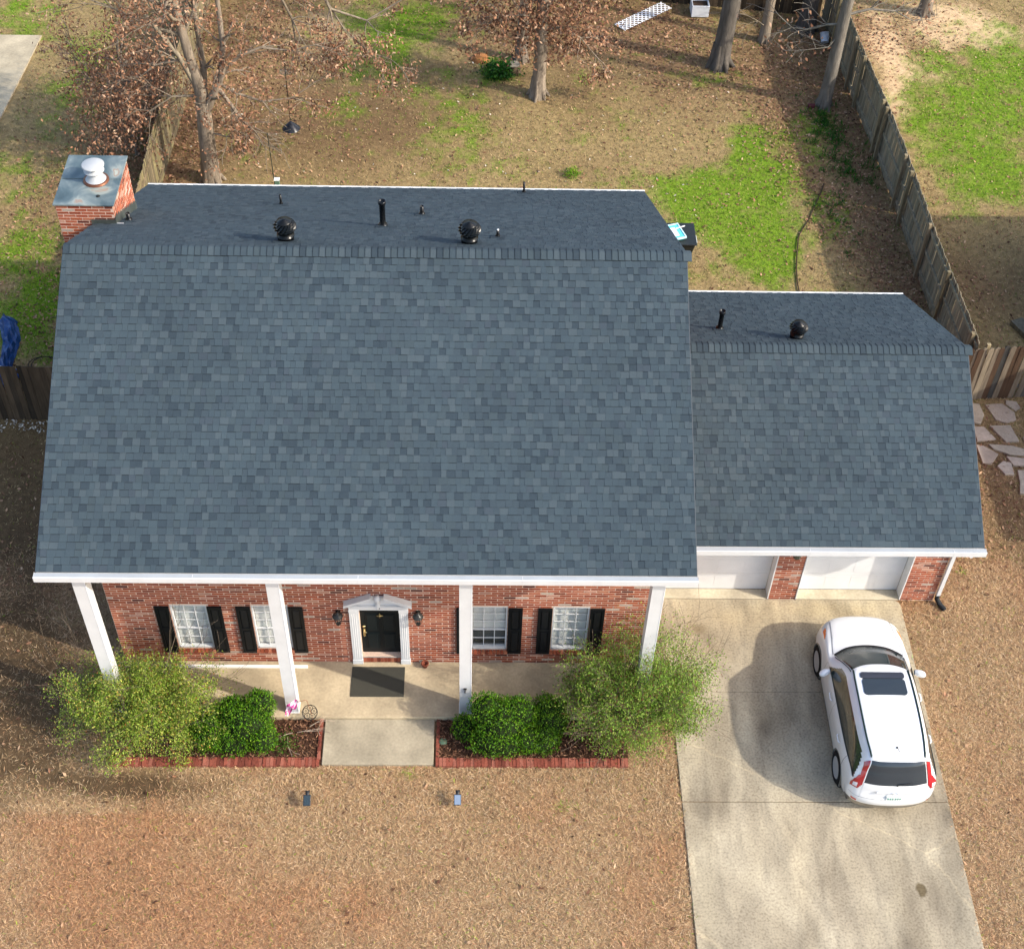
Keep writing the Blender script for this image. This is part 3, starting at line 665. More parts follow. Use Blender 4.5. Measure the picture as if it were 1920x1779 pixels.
col = col*(1-rr)+col*np.array([1.0, .77, .67])*rr
gk = f_green(x, y)+(rng.random(n) < .015); col = np.where((gk > rng.random(n)*1.2)[:, None], pick(GRN, n), col)
o = quads('dry_grass', leaf_quads(P, rng.uniform(.06, .15, n), rng.uniform(.004, .009, n), .7), np.clip(col*np.array([1.19, 1.20, 1.22]), 0, .8), M_blade)
tag(o, 'straw-coloured dormant grass covering the front lawn', 'grass', kind='stuff')
x, y = scatter(330, -20, 20, 3, 30); x2, y2 = scatter(185, -14, -7.6, 3, 12); n = len(x)
fl_, gn = f_leaf(x, y), f_green(x, y)
P = np.stack([x, y, ground_z(x, y)+rng.uniform(0, .02, n)], 1)
k = rng.random(n) > np.maximum(f_soil(x, y)*.6, np.maximum(f_sand(x, y)*.95, gn*.6)); k &= ~((x > -8) & (x < 10.6) & (y < 9.2))
o = quads('thatch_grass', leaf_quads(P[k], rng.uniform(.05, .12, k.sum()), rng.uniform(.010, .02, k.sum()), .9), pick(DRYB, k.sum())*1.12, M_blade)
tag(o, 'thin brown winter grass of the back yards', 'grass', kind='stuff')
x, y = scatter(420, -20, 20, 8.5, 30); x2, y2 = scatter(420, -14, -8, 8, 16); x = np.concatenate([x, x2]); y = np.concatenate([y, y2])
gn = f_green(x, y); k = rng.random(len(x)) < gn*.95+.06*np.clip((fnoise(x, y, .8, 31)-.47)*6, 0, 1); x, y = x[k], y[k]; n = len(x)
P = np.stack([x, y, ground_z(x, y)], 1); col = pick(GRN, n)
o = quads('green_grass', leaf_quads(P, rng.uniform(.06, .12, n), rng.uniform(.012, .022, n), 1.2), col, M_leaf)
tag(o, 'bright green patches of new grass in the back yards', 'grass', kind='stuff')
x, y = scatter(150, -20, 20, 2, 30); k = rng.random(len(x)) < f_leaf(x, y)*.7+.04; x, y = x[k], y[k]
x2, y2 = scatter(3, -12, 15, -7.6, 3); x = np.concatenate([x, x2]); y = np.concatenate([y, y2]); n = len(x)
P = np.stack([x, y, ground_z(x, y)+rng.uniform(.004, .035, n)], 1)
o = quads('fallen_leaves', leaf_quads(P, rng.uniform(.07, .14, n), rng.uniform(.04, .075, n), .5), pick(LEAFP, n), M_dead)
tag(o, 'brown fallen oak leaves drifted over the back yard', 'leaves', kind='stuff')
# pale scraps and tiny white blooms
x, y = scatter(.9, -9, 9, 15, 24); x3 = rng.uniform(-12.2, -10.6, 90); y3 = rng.uniform(6.9, 7.3, 90); x = np.concatenate([x, x3]); y = np.concatenate([y, y3]); n = len(x)
P = np.stack([x, y, ground_z(x, y)+.03], 1)
o = quads('pale_scraps', leaf_quads(P, rng.uniform(.05, .11, n), rng.uniform(.03, .06, n), .6), pick([c255(235, 225, 205, .7)+(1,)], n, .08), M_dead)
tag(o, 'pale leaf scraps and white blooms dotted over the bare soil', 'leaves', kind='stuff')
# leafy bulbs near the board fence
px = np.concatenate([rng.normal(10.9, .35, 60), rng.normal(11.35, .45, 60), rng.normal(10.6, .25, 22), rng.normal(.65, .25, 70)]); py = np.concatenate([rng.normal(20.6, .6, 60), rng.normal(18.9, 1.0, 60), rng.normal(16.0, .9, 22), rng.normal(23.4, .25, 70)])
P = np.repeat(np.stack([px, py, np.full(len(px), -.02)], 1), 14, 0); P[:, :2] += rng.normal(0, .06, (len(P), 2)); n = len(P)
o = quads('leafy_weeds', leaf_quads(P, rng.uniform(.12, .26, n), rng.uniform(.018, .035, n), 1.35), pick([c255(60, 130, 28, .5)+(2,), c255(88, 150, 40, .5)+(2,), c255(44, 100, 30, .48)+(1,)], n), M_leaf)
tag(o, 'dark green strappy weeds along the board fence', 'weeds', kind='stuff')

# ================================================================== DRIVEWAY, WALK, PAD
dv = empty('driveway', (6.9, -3, 0)); tag(dv, kind='structure')
dm_ = bpy.data.materials.new('driveway_concrete'); dm_.use_nodes = True; t = dm_.node_tree; p = t.nodes['Principled BSDF']
ge = t.nodes.new('ShaderNodeNewGeometry')
def noise(sc, det=6, stretch=None, dist=0):
    n = t.nodes.new('ShaderNodeTexNoise'); n.inputs['Scale'].default_value = sc; n.inputs['Detail'].default_value = det; n.inputs['Distortion'].default_value = dist
    v = ge.outputs['Position']
    if stretch: mp = t.nodes.new('ShaderNodeMapping'); mp.inputs['Scale'].default_value = stretch; t.links.new(v, mp.inputs[0]); v = mp.outputs[0]
    t.links.new(v, n.inputs['Vector']); return n.outputs[0]
def ramp(inp, stops):
    r = t.nodes.new('ShaderNodeValToRGB'); t.links.new(inp, r.inputs[0]); e = r.color_ramp.elements
    e[0].position, e[0].color = stops[0][0], (*stops[0][1], 1); e[1].position, e[1].color = stops[-1][0], (*stops[-1][1], 1)
    for s in stops[1:-1]: q_ = e.new(s[0]); q_.color = (*s[1], 1)
    return r.outputs[0]
def mul(a, b):
    m = t.nodes.new('ShaderNodeMix'); m.data_type = 'RGBA'; m.blend_type = 'MULTIPLY'; m.inputs[0].default_value = 1
    t.links.new(a, m.inputs[6]); t.links.new(b, m.inputs[7]); return m.outputs[2]
base = ramp(noise(.75, 9, (1, .5, 1), .5), [(.28, c255(156, 142, 120, .57)), (.44, c255(188, 174, 148, .58)), (.56, c255(207, 193, 165, .59)), (.66, c255(221, 207, 178, .60)), (.78, c255(190, 175, 149, .58))])
sp = ramp(noise(22, 8), [(.3, (.70, .68, .66)), (.5, (1, 1, 1)), (.72, (1.18, 1.18, 1.16))])
st = ramp(noise(2.6, 10, (1, .3, 1), .6), [(.32, (.74, .74, .75)), (.52, (1, 1, 1)), (.7, (1.1, 1.1, 1.08))])
# tyre lanes, long stains and the oil spot sit at fixed places
sx = t.nodes.new('ShaderNodeSeparateXYZ'); t.links.new(ge.outputs['Position'], sx.inputs[0])
def spot(cx_, cy_, rx, ry, dark, soft=.5):
    m = t.nodes.new('ShaderNodeMapping'); m.inputs['Location'].default_value = (-cx_/rx, -cy_/ry, 0); m.inputs['Scale'].default_value = (1/rx, 1/ry, 0); t.links.new(ge.outputs['Position'], m.inputs[0])
    nn = t.nodes.new('ShaderNodeTexNoise'); nn.inputs['Scale'].default_value = 3.5; t.links.new(ge.outputs['Position'], nn.inputs['Vector'])
    ad = t.nodes.new('ShaderNodeVectorMath'); ad.operation = 'MULTIPLY_ADD'; t.links.new(nn.outputs['Color'], ad.inputs[0]); ad.inputs[1].default_value = (.9, .9, 0); t.links.new(m.outputs[0], ad.inputs[2])
    sb = t.nodes.new('ShaderNodeVectorMath'); sb.operation = 'SUBTRACT'; t.links.new(ad.outputs[0], sb.inputs[0]); sb.inputs[1].default_value = (.45, .45, 0)
    ln = t.nodes.new('ShaderNodeVectorMath'); ln.operation = 'LENGTH'; t.links.new(sb.outputs[0], ln.inputs[0])
    return ramp(ln.outputs['Value'], [(1-soft, dark), (1.0, (1, 1, 1))])
colr = mul(mul(base, sp), st)
for s in ((8.70, -5.22, .13, .17, (.42, .38, .30), .35), (5.0, .5, 1.0, .6, (.90, .87, .82), .95), (6.2, 1.3, 3.0, .7, (1.12, 1.08, 1.0), .9), (7.2, -5.2, .75, 2.4, (.82, .81, .81), .9), (8.3, -5.6, 1.0, 2.6, (.84, .84, .84), .8), (6.35, -4.6, .28, 2.2, (1.16, 1.15, 1.12), .8), (4.25, -5, .13, 4, (1.2, 1.2, 1.18), .6), (6.0, -1.2, .8, .8, (1.12, 1.1, 1.06), .8), (9.4, -5.5, .5, 2.0, (.86, .87, .88), .7), (4.5, -5.2, .35, 2.2, (.88, .88, .87), .7), (4.9, 1.0, .35, .22, (.74, .70, .62), .8), (8.5, 1.6, 2.5, .35, (1.1, 1.08, 1.0), .8)):
    colr = mul(colr, spot(*s))
# hairline cracks
def crack(seedoff, sc, w):
    vo = t.nodes.new('ShaderNodeTexVoronoi'); vo.feature = 'DISTANCE_TO_EDGE'; vo.inputs['Scale'].default_value = sc
    mp = t.nodes.new('ShaderNodeMapping'); mp.inputs['Location'].default_value = seedoff; nn = t.nodes.new('ShaderNodeTexNoise'); nn.inputs['Scale'].default_value = 2.5; nn.inputs['Detail'].default_value = 6
    t.links.new(ge.outputs['Position'], nn.inputs['Vector']); ad = t.nodes.new('ShaderNodeVectorMath'); ad.operation = 'MULTIPLY_ADD'; t.links.new(nn.outputs['Color'], ad.inputs[0]); ad.inputs[1].default_value = (.35, .35, 0); t.links.new(ge.outputs['Position'], ad.inputs[2])
    t.links.new(ad.outputs[0], mp.inputs[0]); t.links.new(mp.outputs[0], vo.inputs['Vector'])
    return ramp(vo.outputs['Distance'], [(0, (1.25, 1.23, 1.18)), (w, (1, 1, 1))])
colr = mul(colr, crack((3.1, 7.7, 0), .14, .004))
t.links.new(colr, p.inputs['Base Color']); p.inputs['Roughness'].default_value = .88; p.inputs['Specular IOR Level'].default_value = .2
bp = t.nodes.new('ShaderNodeBump'); bp.inputs['Strength'].default_value = .12; bp.inputs['Distance'].default_value = .01; t.links.new(noise(70, 5), bp.inputs['Height']); t.links.new(bp.outputs[0], p.inputs['Normal'])
gx0, gx1 = 4.185, 9.661
cc = (.4, .36, .3)
for (y0, y1) in ((-.655, 1.845), (-3.292, -.659), (-9.0, -3.308)):
    g = MB()
    if y1 > 1:   # rounded top right corner
        poly = [(gx0, y0), (gx1, y0), (gx1, y1-.16), (gx1-.03, y1-.07), (gx1-.10, y1-.015), (gx1-.2, y1), (WX1+.2, y1), (WX1+.2, .1), (gx0, .1)]
        g.prism(poly, -.12, 0, cc)
    else: g.box(gx0, gx1, y0, y1, -.12, 0, cc)
    g.build('slab', dm_, dv, .012)
g = MB(); g.box(4.06, ML-.02, 1.857, 2.15, -.1, .012, c255(236, 222, 192, .56)); g.box(MR+.02, RL-.02, 1.857, 2.15, -.1, .012, c255(236, 222, 192, .56)); g.build('apron', M_conc, dv, .006)
for k in range(26):
    pass
wk = MB().box(-3.19, -.893, -2.48, -1.405, -.12, .045, c255(196, 184, 158, .56)).build('front_walk', M_conc, None, .012); tag(wk, kind='structure')
pd = MB().add([(-20, 25.12, .03), (-14.66, 25.14, .03), (-15.1, 17.6, .03), (-20, 17.6, .03), (-20, 25.12, -.1), (-14.66, 25.14, -.1), (-15.1, 17.6, -.1), (-20, 17.6, -.1)], [(3, 2, 1, 0), (0, 1, 5, 4), (1, 2, 6, 5), (2, 3, 7, 6)], c255(205, 190, 160, .64)).build('neighbor_pad', M_conc); tag(pd, kind='structure')
# ---- planting beds with bark mulch
for (a, b) in ((-7.5, -3.25), (-.84, 3.15)):
    bm_ = MB().box(a, b, -2.38, -1.41, -.06, .02, c255(92, 66, 50, .5)).build('planting_bed', M_ground); tag(bm_, kind='structure')
x = np.concatenate([rng.uniform(-7.45, -3.3, 3400), rng.uniform(-.8, 3.1, 3400)]); y = rng.uniform(-2.36, -1.42, 6800); n = 6800
P = np.stack([x, y, .02+rng.uniform(0, .04, n)], 1)
o = quads('bark_mulch', leaf_quads(P, rng.uniform(.05, .12, n), rng.uniform(.012, .03, n), .6), pick([c255(132, 92, 70, .55)+(3,), c255(166, 122, 92, .58)+(2,), c255(92, 62, 48, .5)+(3,), c255(196, 150, 116, .6)+(.8,)], n), M_dead)
tag(o, 'reddish bark mulch and twigs in the front beds', 'mulch', kind='stuff')
EB = [c255(178, 100, 80, .52), c255(166, 90, 72, .5), c255(150, 82, 66, .48), c255(188, 116, 96, .52)]
eb_mesh = []
for c in EB:
    g = MB().box(-.034, .034, -.095, .095, -.05, .045, c); m_ = g.mesh('brick'); m_.materials.append(M_brick); eb_mesh.append(m_)
for (lab, x0, x1, xs_) in (('red brick edging around the bed left of the front walk', -7.52, -3.24, -3.235), ('red brick edging around the bed right of the front walk', -.85, 3.16, -.84)):
    ed = thing('brick_edging', lab, 'edging', ((x0+x1)/2, -2.42, 0), 'brick edgings of the front beds')
    x = x0+.036
    while x < x1:
        inst('brick', random.choice(eb_mesh), (x, -2.42+random.uniform(-.008, .008), random.uniform(-.006, .012)), ed, (0, random.uniform(-.12, .12), random.uniform(-.05, .05))); x += .0725
    y = -2.27
    while y < -1.45:
        inst('brick', random.choice(eb_mesh), (xs_+(-.03 if xs_ < -2 else .03), y, random.uniform(-.004, .008)), ed, (0, 0, random.uniform(-.05, .05))); y += .2
# ---- flagstones by the right fence
fsx = [[(12.75,8.24),(13.0,8.22),(13.03,7.78),(12.86,7.45),(12.7,7.5)], [(13.12,8.2),(13.6,8.24),(13.86,7.9),(13.83,7.62),(13.55,7.5),(13.28,7.62)], [(13.72,8.36),(14.0,8.3),(14.05,8.05),(13.88,7.95),(13.68,8.2)], [(12.62,7.38),(12.92,7.38),(13.14,6.92),(12.62,6.85)], [(13.05,7.42),(13.62,7.45),(13.72,6.86),(13.36,6.82)], [(13.84,7.05),(14.02,7.02),(14.1,6.6),(13.82,6.78)], [(12.86,6.78),(13.5,6.72),(14.04,6.5),(13.9,6.36),(13.35,6.4),(12.96,6.6)], [(12.56,6.76),(12.75,6.72),(13.08,6.42),(12.82,6.08),(12.58,6.1)], [(13.22,6.36),(13.74,6.28),(13.76,6.02),(13.34,6.04)], [(12.92,6.02),(13.12,6.2),(13.32,6.14),(13.3,5.72),(13.06,5.72)], [(13.40,5.9),(13.62,5.9),(13.84,5.72),(13.66,5.3),(13.52,5.04),(13.26,5.1),(13.36,5.5)], [(13.72,5.1),(13.82,5.18),(14.14,4.74),(14.0,4.6)]]
fp = empty('flagstone_path', (13.3, 6.6, 0)); tag(fp, kind='structure')
for poly in fsx:
    ux = sum(p_[0] for p_ in poly)/len(poly); uy = sum(p_[1] for p_ in poly)/len(poly)
    poly = [(ux+(p_[0]-ux)*.95, uy+(p_[1]-uy)*.95) for p_ in poly]
    if sum(poly[i][0]*poly[(i+1) % len(poly)][1]-poly[(i+1) % len(poly)][0]*poly[i][1] for i in range(len(poly))) < 0: poly = poly[::-1]
    MB().prism(poly, -.05, .02+random.uniform(0, .012), jit(c255(206, 190, 168, .60), .07)).build('stone', M_conc, fp, .012)

# ================================================================== FENCES
WC = [c255(156, 146, 122, .66), c255(148, 140, 118, .66), c255(160, 148, 124, .66), c255(140, 132, 110, .64), c255(166, 150, 122, .66)]
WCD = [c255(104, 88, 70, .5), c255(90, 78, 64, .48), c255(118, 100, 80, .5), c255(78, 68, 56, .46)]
WCF = [c255(120, 116, 108, .55), c255(150, 136, 116, .56), c255(92, 90, 86, .5), c255(166, 152, 128, .58), c255(106, 84, 66, .5)]
def board_meshes(cols, w, h, dog):
    out = []
    for c in cols:
        g = MB(); poly = [(-w/2, 0), (w/2, 0), (w/2, h-dog), (w/2-dog, h), (-w/2+dog, h), (-w/2, h-dog)]
        v = [(px_, py_, pz_) for py_ in (-.01, .01) for px_, pz_ in poly]; nn = 6
        g.add(v, [tuple(range(nn)), tuple(range(2*nn-1, nn-1, -1))]+[(i, nn+i, nn+(i+1) % nn, (i+1) % nn) for i in range(nn)], c); m_ = g.mesh('board'); m_.materials.append(M_wood); out.append(m_)
    return out
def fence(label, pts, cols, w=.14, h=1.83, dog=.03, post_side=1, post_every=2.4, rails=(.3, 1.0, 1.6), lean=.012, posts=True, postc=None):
    pts = [Vector((a, b, 0)) for a, b in pts]; mid = (pts[0]+pts[-1])/2
    f = thing('board_fence', label, 'fence', mid, 'wooden board fences around the back yard'); bmz = board_meshes(cols, w, h, dog)
    pc = postc or cols[0]
    for a, b in zip(pts[:-1], pts[1:]):
        d = (b-a); L = d.length; d.normalize(); ang = math.atan2(d.y, d.x); nrm = Vector((-d.y, d.x, 0))*post_side
        s = w/2
        while s < L:
            pz = a+d*s; inst('board', random.choice(bmz), (pz.x, pz.y, -.03+random.uniform(-.015, .015)), f, (random.gauss(0, lean*.4), random.gauss(0, lean*.5), ang)); s += w+random.uniform(.001, .006)
        for z in rails:
            g = MB(); Mx = Matrix.Translation(a+nrm*.032)@Matrix.Rotation(ang, 4, 'Z'); g.box(0, L, -.02, .02, z-.045, z+.045, jit(pc, .1), Mx); g.build('rail', M_wood, f)
        if posts:
            s = .3
            while s < L:
                pz = a+d*s+nrm*.1; g = MB(); Mx = Matrix.Translation(pz)@Matrix.Rotation(ang, 4, 'Z'); g.box(-.05, .05, -.045, .045, -.05, h+.02, jit(c255(156, 142, 112, .66), .12), Mx); g.build('post', M_wood, f, .008); s += post_every
    return f
fence('long grey-green board fence running back along the right side of the yard', [(12.62, 8.6), (12.45, 13.0), (12.42, 16.2), (12.32, 19.0), (12.10, 22.5), (11.93, 27.2)], WC, rails=(.25, .95, 1.6))
fence('short weathered board fence beside the garage with rounded board tops', [(11.0, 8.35), (12.52, 8.36), (14.0, 8.50), (16.5, 8.75)], WCF, dog=.045, lean=.022, post_side=1, rails=(.35, 1.5))
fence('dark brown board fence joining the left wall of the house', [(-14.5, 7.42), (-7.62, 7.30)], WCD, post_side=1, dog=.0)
fence('sunlit tan board fence running back behind the chimney', [(-9.42, 7.6), (-9.46, 17.0), (-9.36, 21.0), (-9.4, 29.5)], [c255(150, 134, 104, .58), c255(132, 120, 96, .56), c255(160, 148, 108, .58)], post_side=-1, rails=(.3, 1.5), posts=False)
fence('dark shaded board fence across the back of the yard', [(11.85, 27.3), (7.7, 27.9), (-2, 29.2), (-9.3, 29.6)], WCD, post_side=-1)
# ================================================================== CAR
CAR = thing('parked_car', 'white compact SUV with sunroof and roof rails parked on the driveway', 'car', (8.30, -1.40, 0), rz=-.006, local=True)
NET = [
 [(0,2.20,.22),(.40,2.17,.22),(.66,2.06,.22),(.80,1.88,.22),(.85,1.76,.22),(.86,1.72,.20)],
 [(0,2.27,.50),(.42,2.24,.50),(.70,2.12,.50),(.85,1.93,.50),(.89,1.78,.45),(.88,1.72,.24)],
 [(0,2.17,.82),(.40,2.14,.82),(.66,2.03,.82),(.83,1.85,.80),(.90,1.70,.60),(.88,1.64,.25)],
 [(0,1.98,.95),(.40,1.96,.945),(.66,1.87,.93),(.84,1.62,.885),(.91,1.50,.62),(.885,1.5,.26)],
 [(0,1.55,1.035),(.42,1.53,1.025),(.70,1.45,1.0),(.855,1.30,.94),(.915,1.25,.62),(.89,1.25,.26)],
 [(0,1.20,1.085),(.42,1.14,1.08),(.75,.96,1.055),(.875,.90,.985),(.915,.90,.64),(.89,.9,.26)],
 [(0,.82,1.34),(.38,.78,1.33),(.685,.62,1.29),(.875,.60,1.00),(.915,.60,.65),(.89,.6,.26)],
 [(0,.40,1.575),(.34,.37,1.568),(.625,.25,1.52),(.877,.24,1.01),(.915,.24,.65),(.89,.24,.26)],
 [(0,.06,1.635),(.34,.04,1.625),(.635,-.05,1.57),(.88,-.1,1.02),(.915,-.1,.65),(.89,-.1,.26)],
 [(0,-.7,1.655),(.34,-.7,1.645),(.64,-.75,1.585),(.88,-.75,1.03),(.915,-.75,.66),(.89,-.75,.26)],
 [(0,-1.35,1.63),(.34,-1.35,1.62),(.625,-1.35,1.56),(.875,-1.30,1.05),(.915,-1.3,.67),(.89,-1.3,.27)],
 [(0,-1.86,1.565),(.33,-1.85,1.555),(.585,-1.80,1.50),(.86,-1.70,1.08),(.91,-1.65,.68),(.88,-1.62,.28)],
 [(0,-2.03,1.33),(.36,-2.01,1.325),(.635,-1.94,1.29),(.85,-1.88,1.06),(.90,-1.78,.69),(.875,-1.72,.29)],
 [(0,-2.16,1.06),(.38,-2.14,1.055),(.69,-2.06,1.04),(.84,-1.98,.98),(.89,-1.86,.70),(.87,-1.8,.30)],
 [(0,-2.20,.85),(.40,-2.18,.85),(.71,-2.11,.85),(.85,-2.0,.84),(.89,-1.9,.66),(.865,-1.84,.32)],
 [(0,-2.28,.62),(.42,-2.25,.62),(.72,-2.16,.62),(.86,-2.02,.62),(.885,-1.93,.55),(.86,-1.86,.34)],
 [(0,-2.23,.36),(.42,-2.20,.36),(.70,-2.11,.36),(.82,-2.0,.36),(.85,-1.92,.35),(.85,-1.88,.33)]]
NET = np.array(NET, float); ni, nj = NET.shape[:2]
def crom(A, u):
    """Catmull-Rom along axis 0, end points repeated"""
    n = len(A); i = np.clip(np.floor(u).astype(int), 0, n-2); f = (u-i).reshape((-1,)+(1,)*(A.ndim-1))
    p0, p1, p2, p3 = A[np.maximum(i-1, 0)], A[i], A[i+1], A[np.minimum(i+2, n-1)]
    return .5*((2*p1)+(-p0+p2)*f+(2*p0-5*p1+4*p2-p3)*f*f+(-p0+3*p1-3*p2+p3)*f**3)
UU = np.linspace(0, ni-1, (ni-1)*11+1); VV = np.linspace(0, nj-1, (nj-1)*13+1)
G1 = crom(NET, UU)
mirror = G1[:, 1:2]*np.array([-1, 1, 1]); ext = np.concatenate([mirror, G1], 1).transpose(1, 0, 2)
S = crom(ext, VV+1).transpose(1, 0, 2)          # (nu, nv, 3)
nu, nv = S.shape[:2]
S[:, 0, 0] = 0
du_ = np.gradient(S, axis=0); dv_ = np.gradient(S, axis=1); NRM = np.cross(dv_, du_); NRM /= np.linalg.norm(NRM, axis=2, keepdims=True)+1e-9
if NRM[nu//2, 0, 2] < 0: NRM = -NRM
uc = (UU[:-1]+UU[1:])/2; vc = (VV[:-1]+VV[1:])/2
Uc, Vc = np.meshgrid(uc, vc, indexing='ij')
FC = (S[:-1, :-1]+S[1:, 1:])/2
yy, zz = FC[..., 1], FC[..., 2]
pw = (.66, .67, .67); seam = (.16, .17, .17); dark = (.02, .022, .024)
arch = np.zeros_like(Uc, bool)
for ya in (1.31, -1.31): arch |= (np.hypot(yy-ya, zz-.335) < .375) & (Vc > 2.6)
ws = (Uc > 5.10) & (Uc < 6.97) & (Vc < 1.86)
cowl = (Uc > 4.93) & (Uc <= 5.10) & (Vc < 1.95)
side = (Uc > 5.75) & (Vc > 2.2+np.clip((Uc-10.3)*.30, 0, 1)) & (Vc < 2.92) & (Uc < 12.35) & (Vc > 2.2+np.clip((6.4-Uc)*.9, 0, 1))
rearg = (Uc > 11.12) & (Uc < 12.92) & (Vc < 1.80)
tail = (Uc > 11.1) & (Uc < 13.75) & (Vc > 1.86) & (Vc < 2.22+np.clip((Uc-12.2)*1.15, 0, .95)) & (Vc > 1.86+np.clip((Uc-13.1)*.4, 0, 1))
rev = tail & (Uc > 13.02) & (Uc < 13.55) & (Vc > 2.2) & (Vc < 2.8)
head = (Uc > 2.05) & (Uc < 3.55) & (Vc > 2.05) & (Vc < 2.95) & (Uc < 2.3+(Vc-2.0)*1.6)
amber = head & (Uc > 2.75) & (Vc > 2.55)
grille = (Uc > 1.35) & (Uc < 1.95) & (Vc < 1.6)
roofm = (Uc > 7.05) & (Uc < 11.1) & (Vc < 2.12)
hood = (Uc > 2.1) & (Uc < 4.9) & (Vc < 1.95) & ~head
fdoor = (Uc > 5.15) & (Uc < 8.15) & (Vc > 2.95) & (Vc < 4.75); rdoor = (Uc > 8.2) & (Uc < 10.35) & (Vc > 2.95) & (Vc < 4.75)
gate = (Uc > 12.95) & (Uc < 14.6) & (Vc < 1.8)
bump = (Uc > 14.62) & (Vc < 3.1)
low = ((zz < .36) & (Vc > 3) | (Uc > 15.35) | (Uc < .8))
def part(mask, name, mat, col, parent=CAR, inset=0.0, flip=(1, -1), sub=None):
    """surface patch of the body, mirrored left and right unless told otherwise"""
    Sx = S+NRM*inset; ii, jj = np.nonzero(mask); out = None; g = MB()
    for sx in flip:
        vid = {}; vs = []; fs = []; cs = []
        for a_, b_ in zip(ii, jj):
            f = []
            for (p_, q_) in ((a_, b_), (a_, b_+1), (a_+1, b_+1), (a_+1, b_)):
                k_ = (p_, q_)
                if k_ not in vid: vid[k_] = len(vs); P_ = Sx[p_, q_]; vs.append((P_[0]*sx, P_[1], P_[2]))
                f.append(vid[k_])
            fs.append(tuple(f) if sx < 0 else tuple(reversed(f)))
            cs.append(col if not callable(col) else col(a_, b_))
        if fs: g.add(vs, fs, cs, True)
    # weld the centre line so shading stays smooth across it
    o = g.build(name, mat, parent)
    bm = bmesh.new(); bm.from_mesh(o.data); bmesh.ops.remove_doubles(bm, verts=bm.verts, dist=.0004); bmesh.ops.recalc_face_normals(bm, faces=bm.faces)
    n_out = sum(1 for f in bm.faces if f.normal.dot(f.calc_center_median()-Vector((0, 0, .7))) > 0)
    if n_out < len(bm.faces)/2: bmesh.ops.reverse_faces(bm, faces=bm.faces)
    bm.to_mesh(o.data); bm.free(); return o
used = arch | ws | cowl | side | rearg | tail | head | grille
doors = (fdoor | rdoor) & ~used; hood &= ~used; roofm &= ~used; gate &= ~used; bump &= ~used
body = ~(used | doors | hood | roofm | gate | bump)
def bcol(a_, b_): return dark if low[a_, b_] else pw
part(body, 'body', M_paint, bcol)
part(hood, 'hood', M_paint, pw, inset=.003); part(roofm, 'car_roof', M_paint, pw); part(gate, 'tailgate', M_paint, pw, inset=.003)
part(bump, 'rear_bumper', M_paint, lambda a_, b_: dark if low[a_, b_] else pw, inset=.004)
for m_, nm in ((fdoor & ~arch, 'front_door'), (rdoor & ~arch, 'rear_door')):
    for sx in (1, -1):
        dr = part(m_ & ~used, nm, M_paint, lambda a_, b_: dark if zz[a_, b_] < .34 else pw, inset=.004, flip=(sx,))
        yh = .02 if nm == 'front_door' else -.98
        g = MB(); g.tube([(sx*.925, yh-.10, .93), (sx*.955, yh-.07, .935), (sx*.955, yh+.07, .935), (sx*.925, yh+.10, .93)], .014, 6, pw); g.build('door_handle', M_paint, dr)
part(ws, 'windshield', M_carglass, dark, inset=-.004); part(cowl, 'wiper_cowl', M_plastic, (.015, .016, .017), inset=-.006)
for sx in (1, -1): part(side, 'side_window', M_carglass, dark, inset=-.004, flip=(sx,))
part(rearg, 'rear_window', M_darkglass, dark, inset=-.003); part(grille, 'grille', M_blackmet, (.02, .02, .022), inset=-.008)
for sx in (1, -1):
    tl = part(tail & ~rev, 'taillight', M_red, (.30, .004, .014), inset=.012, flip=(sx,)); part(rev, 'reverse_lens', M_plastic, (.62, .58, .58), tl, .013, (sx,))
    hl = part(head & ~amber, 'headlight', M_plastic, (.50, .54, .55), inset=.003, flip=(sx,)); part(amber, 'turn_lens', M_plastic, (.75, .20, .04), hl, .004, (sx,))
    part((Uc > 15.0) & (Uc < 15.3) & (Vc > 1.9) & (Vc < 2.5), 'reflector', M_red, (.45, .02, .02), inset=.008, flip=(sx,))
# seams: dark cut lines over hood edge, doors
sm_ = MB()
def seamline(pts, r=.0045, c=(.10, .105, .11)): sm_.tube(pts, r, 4, c, False)
def SP(u, v, sx=1, off=.002):
    i = min(nu-1, int(round(u*11))); j = min(nv-1, int(round(v*13))); P_ = S[i, j]+NRM[i, j]*off; return (P_[0]*sx, P_[1], P_[2])
for sx in (1, -1):
    for u in (5.15, 8.18, 10.37): seamline([SP(u, v, sx) for v in np.linspace(2.95, 4.8, 14)])
    seamline([SP(u, 1.97, sx) for u in np.linspace(2.2, 4.9, 16)])
    seamline([SP(u, 2.95, sx, .004) for u in np.linspace(5.6, 12.2, 40)], .007, (.03, .04, .04))
    
seamline([SP(14.62, v, sx) for sx in (-1,) for v in np.linspace(1.9, 0, 12)]+[SP(14.62, v, 1) for v in np.linspace(.1, 1.9, 12)])
o = sm_.build('door_seams', M_plastic, CAR); 
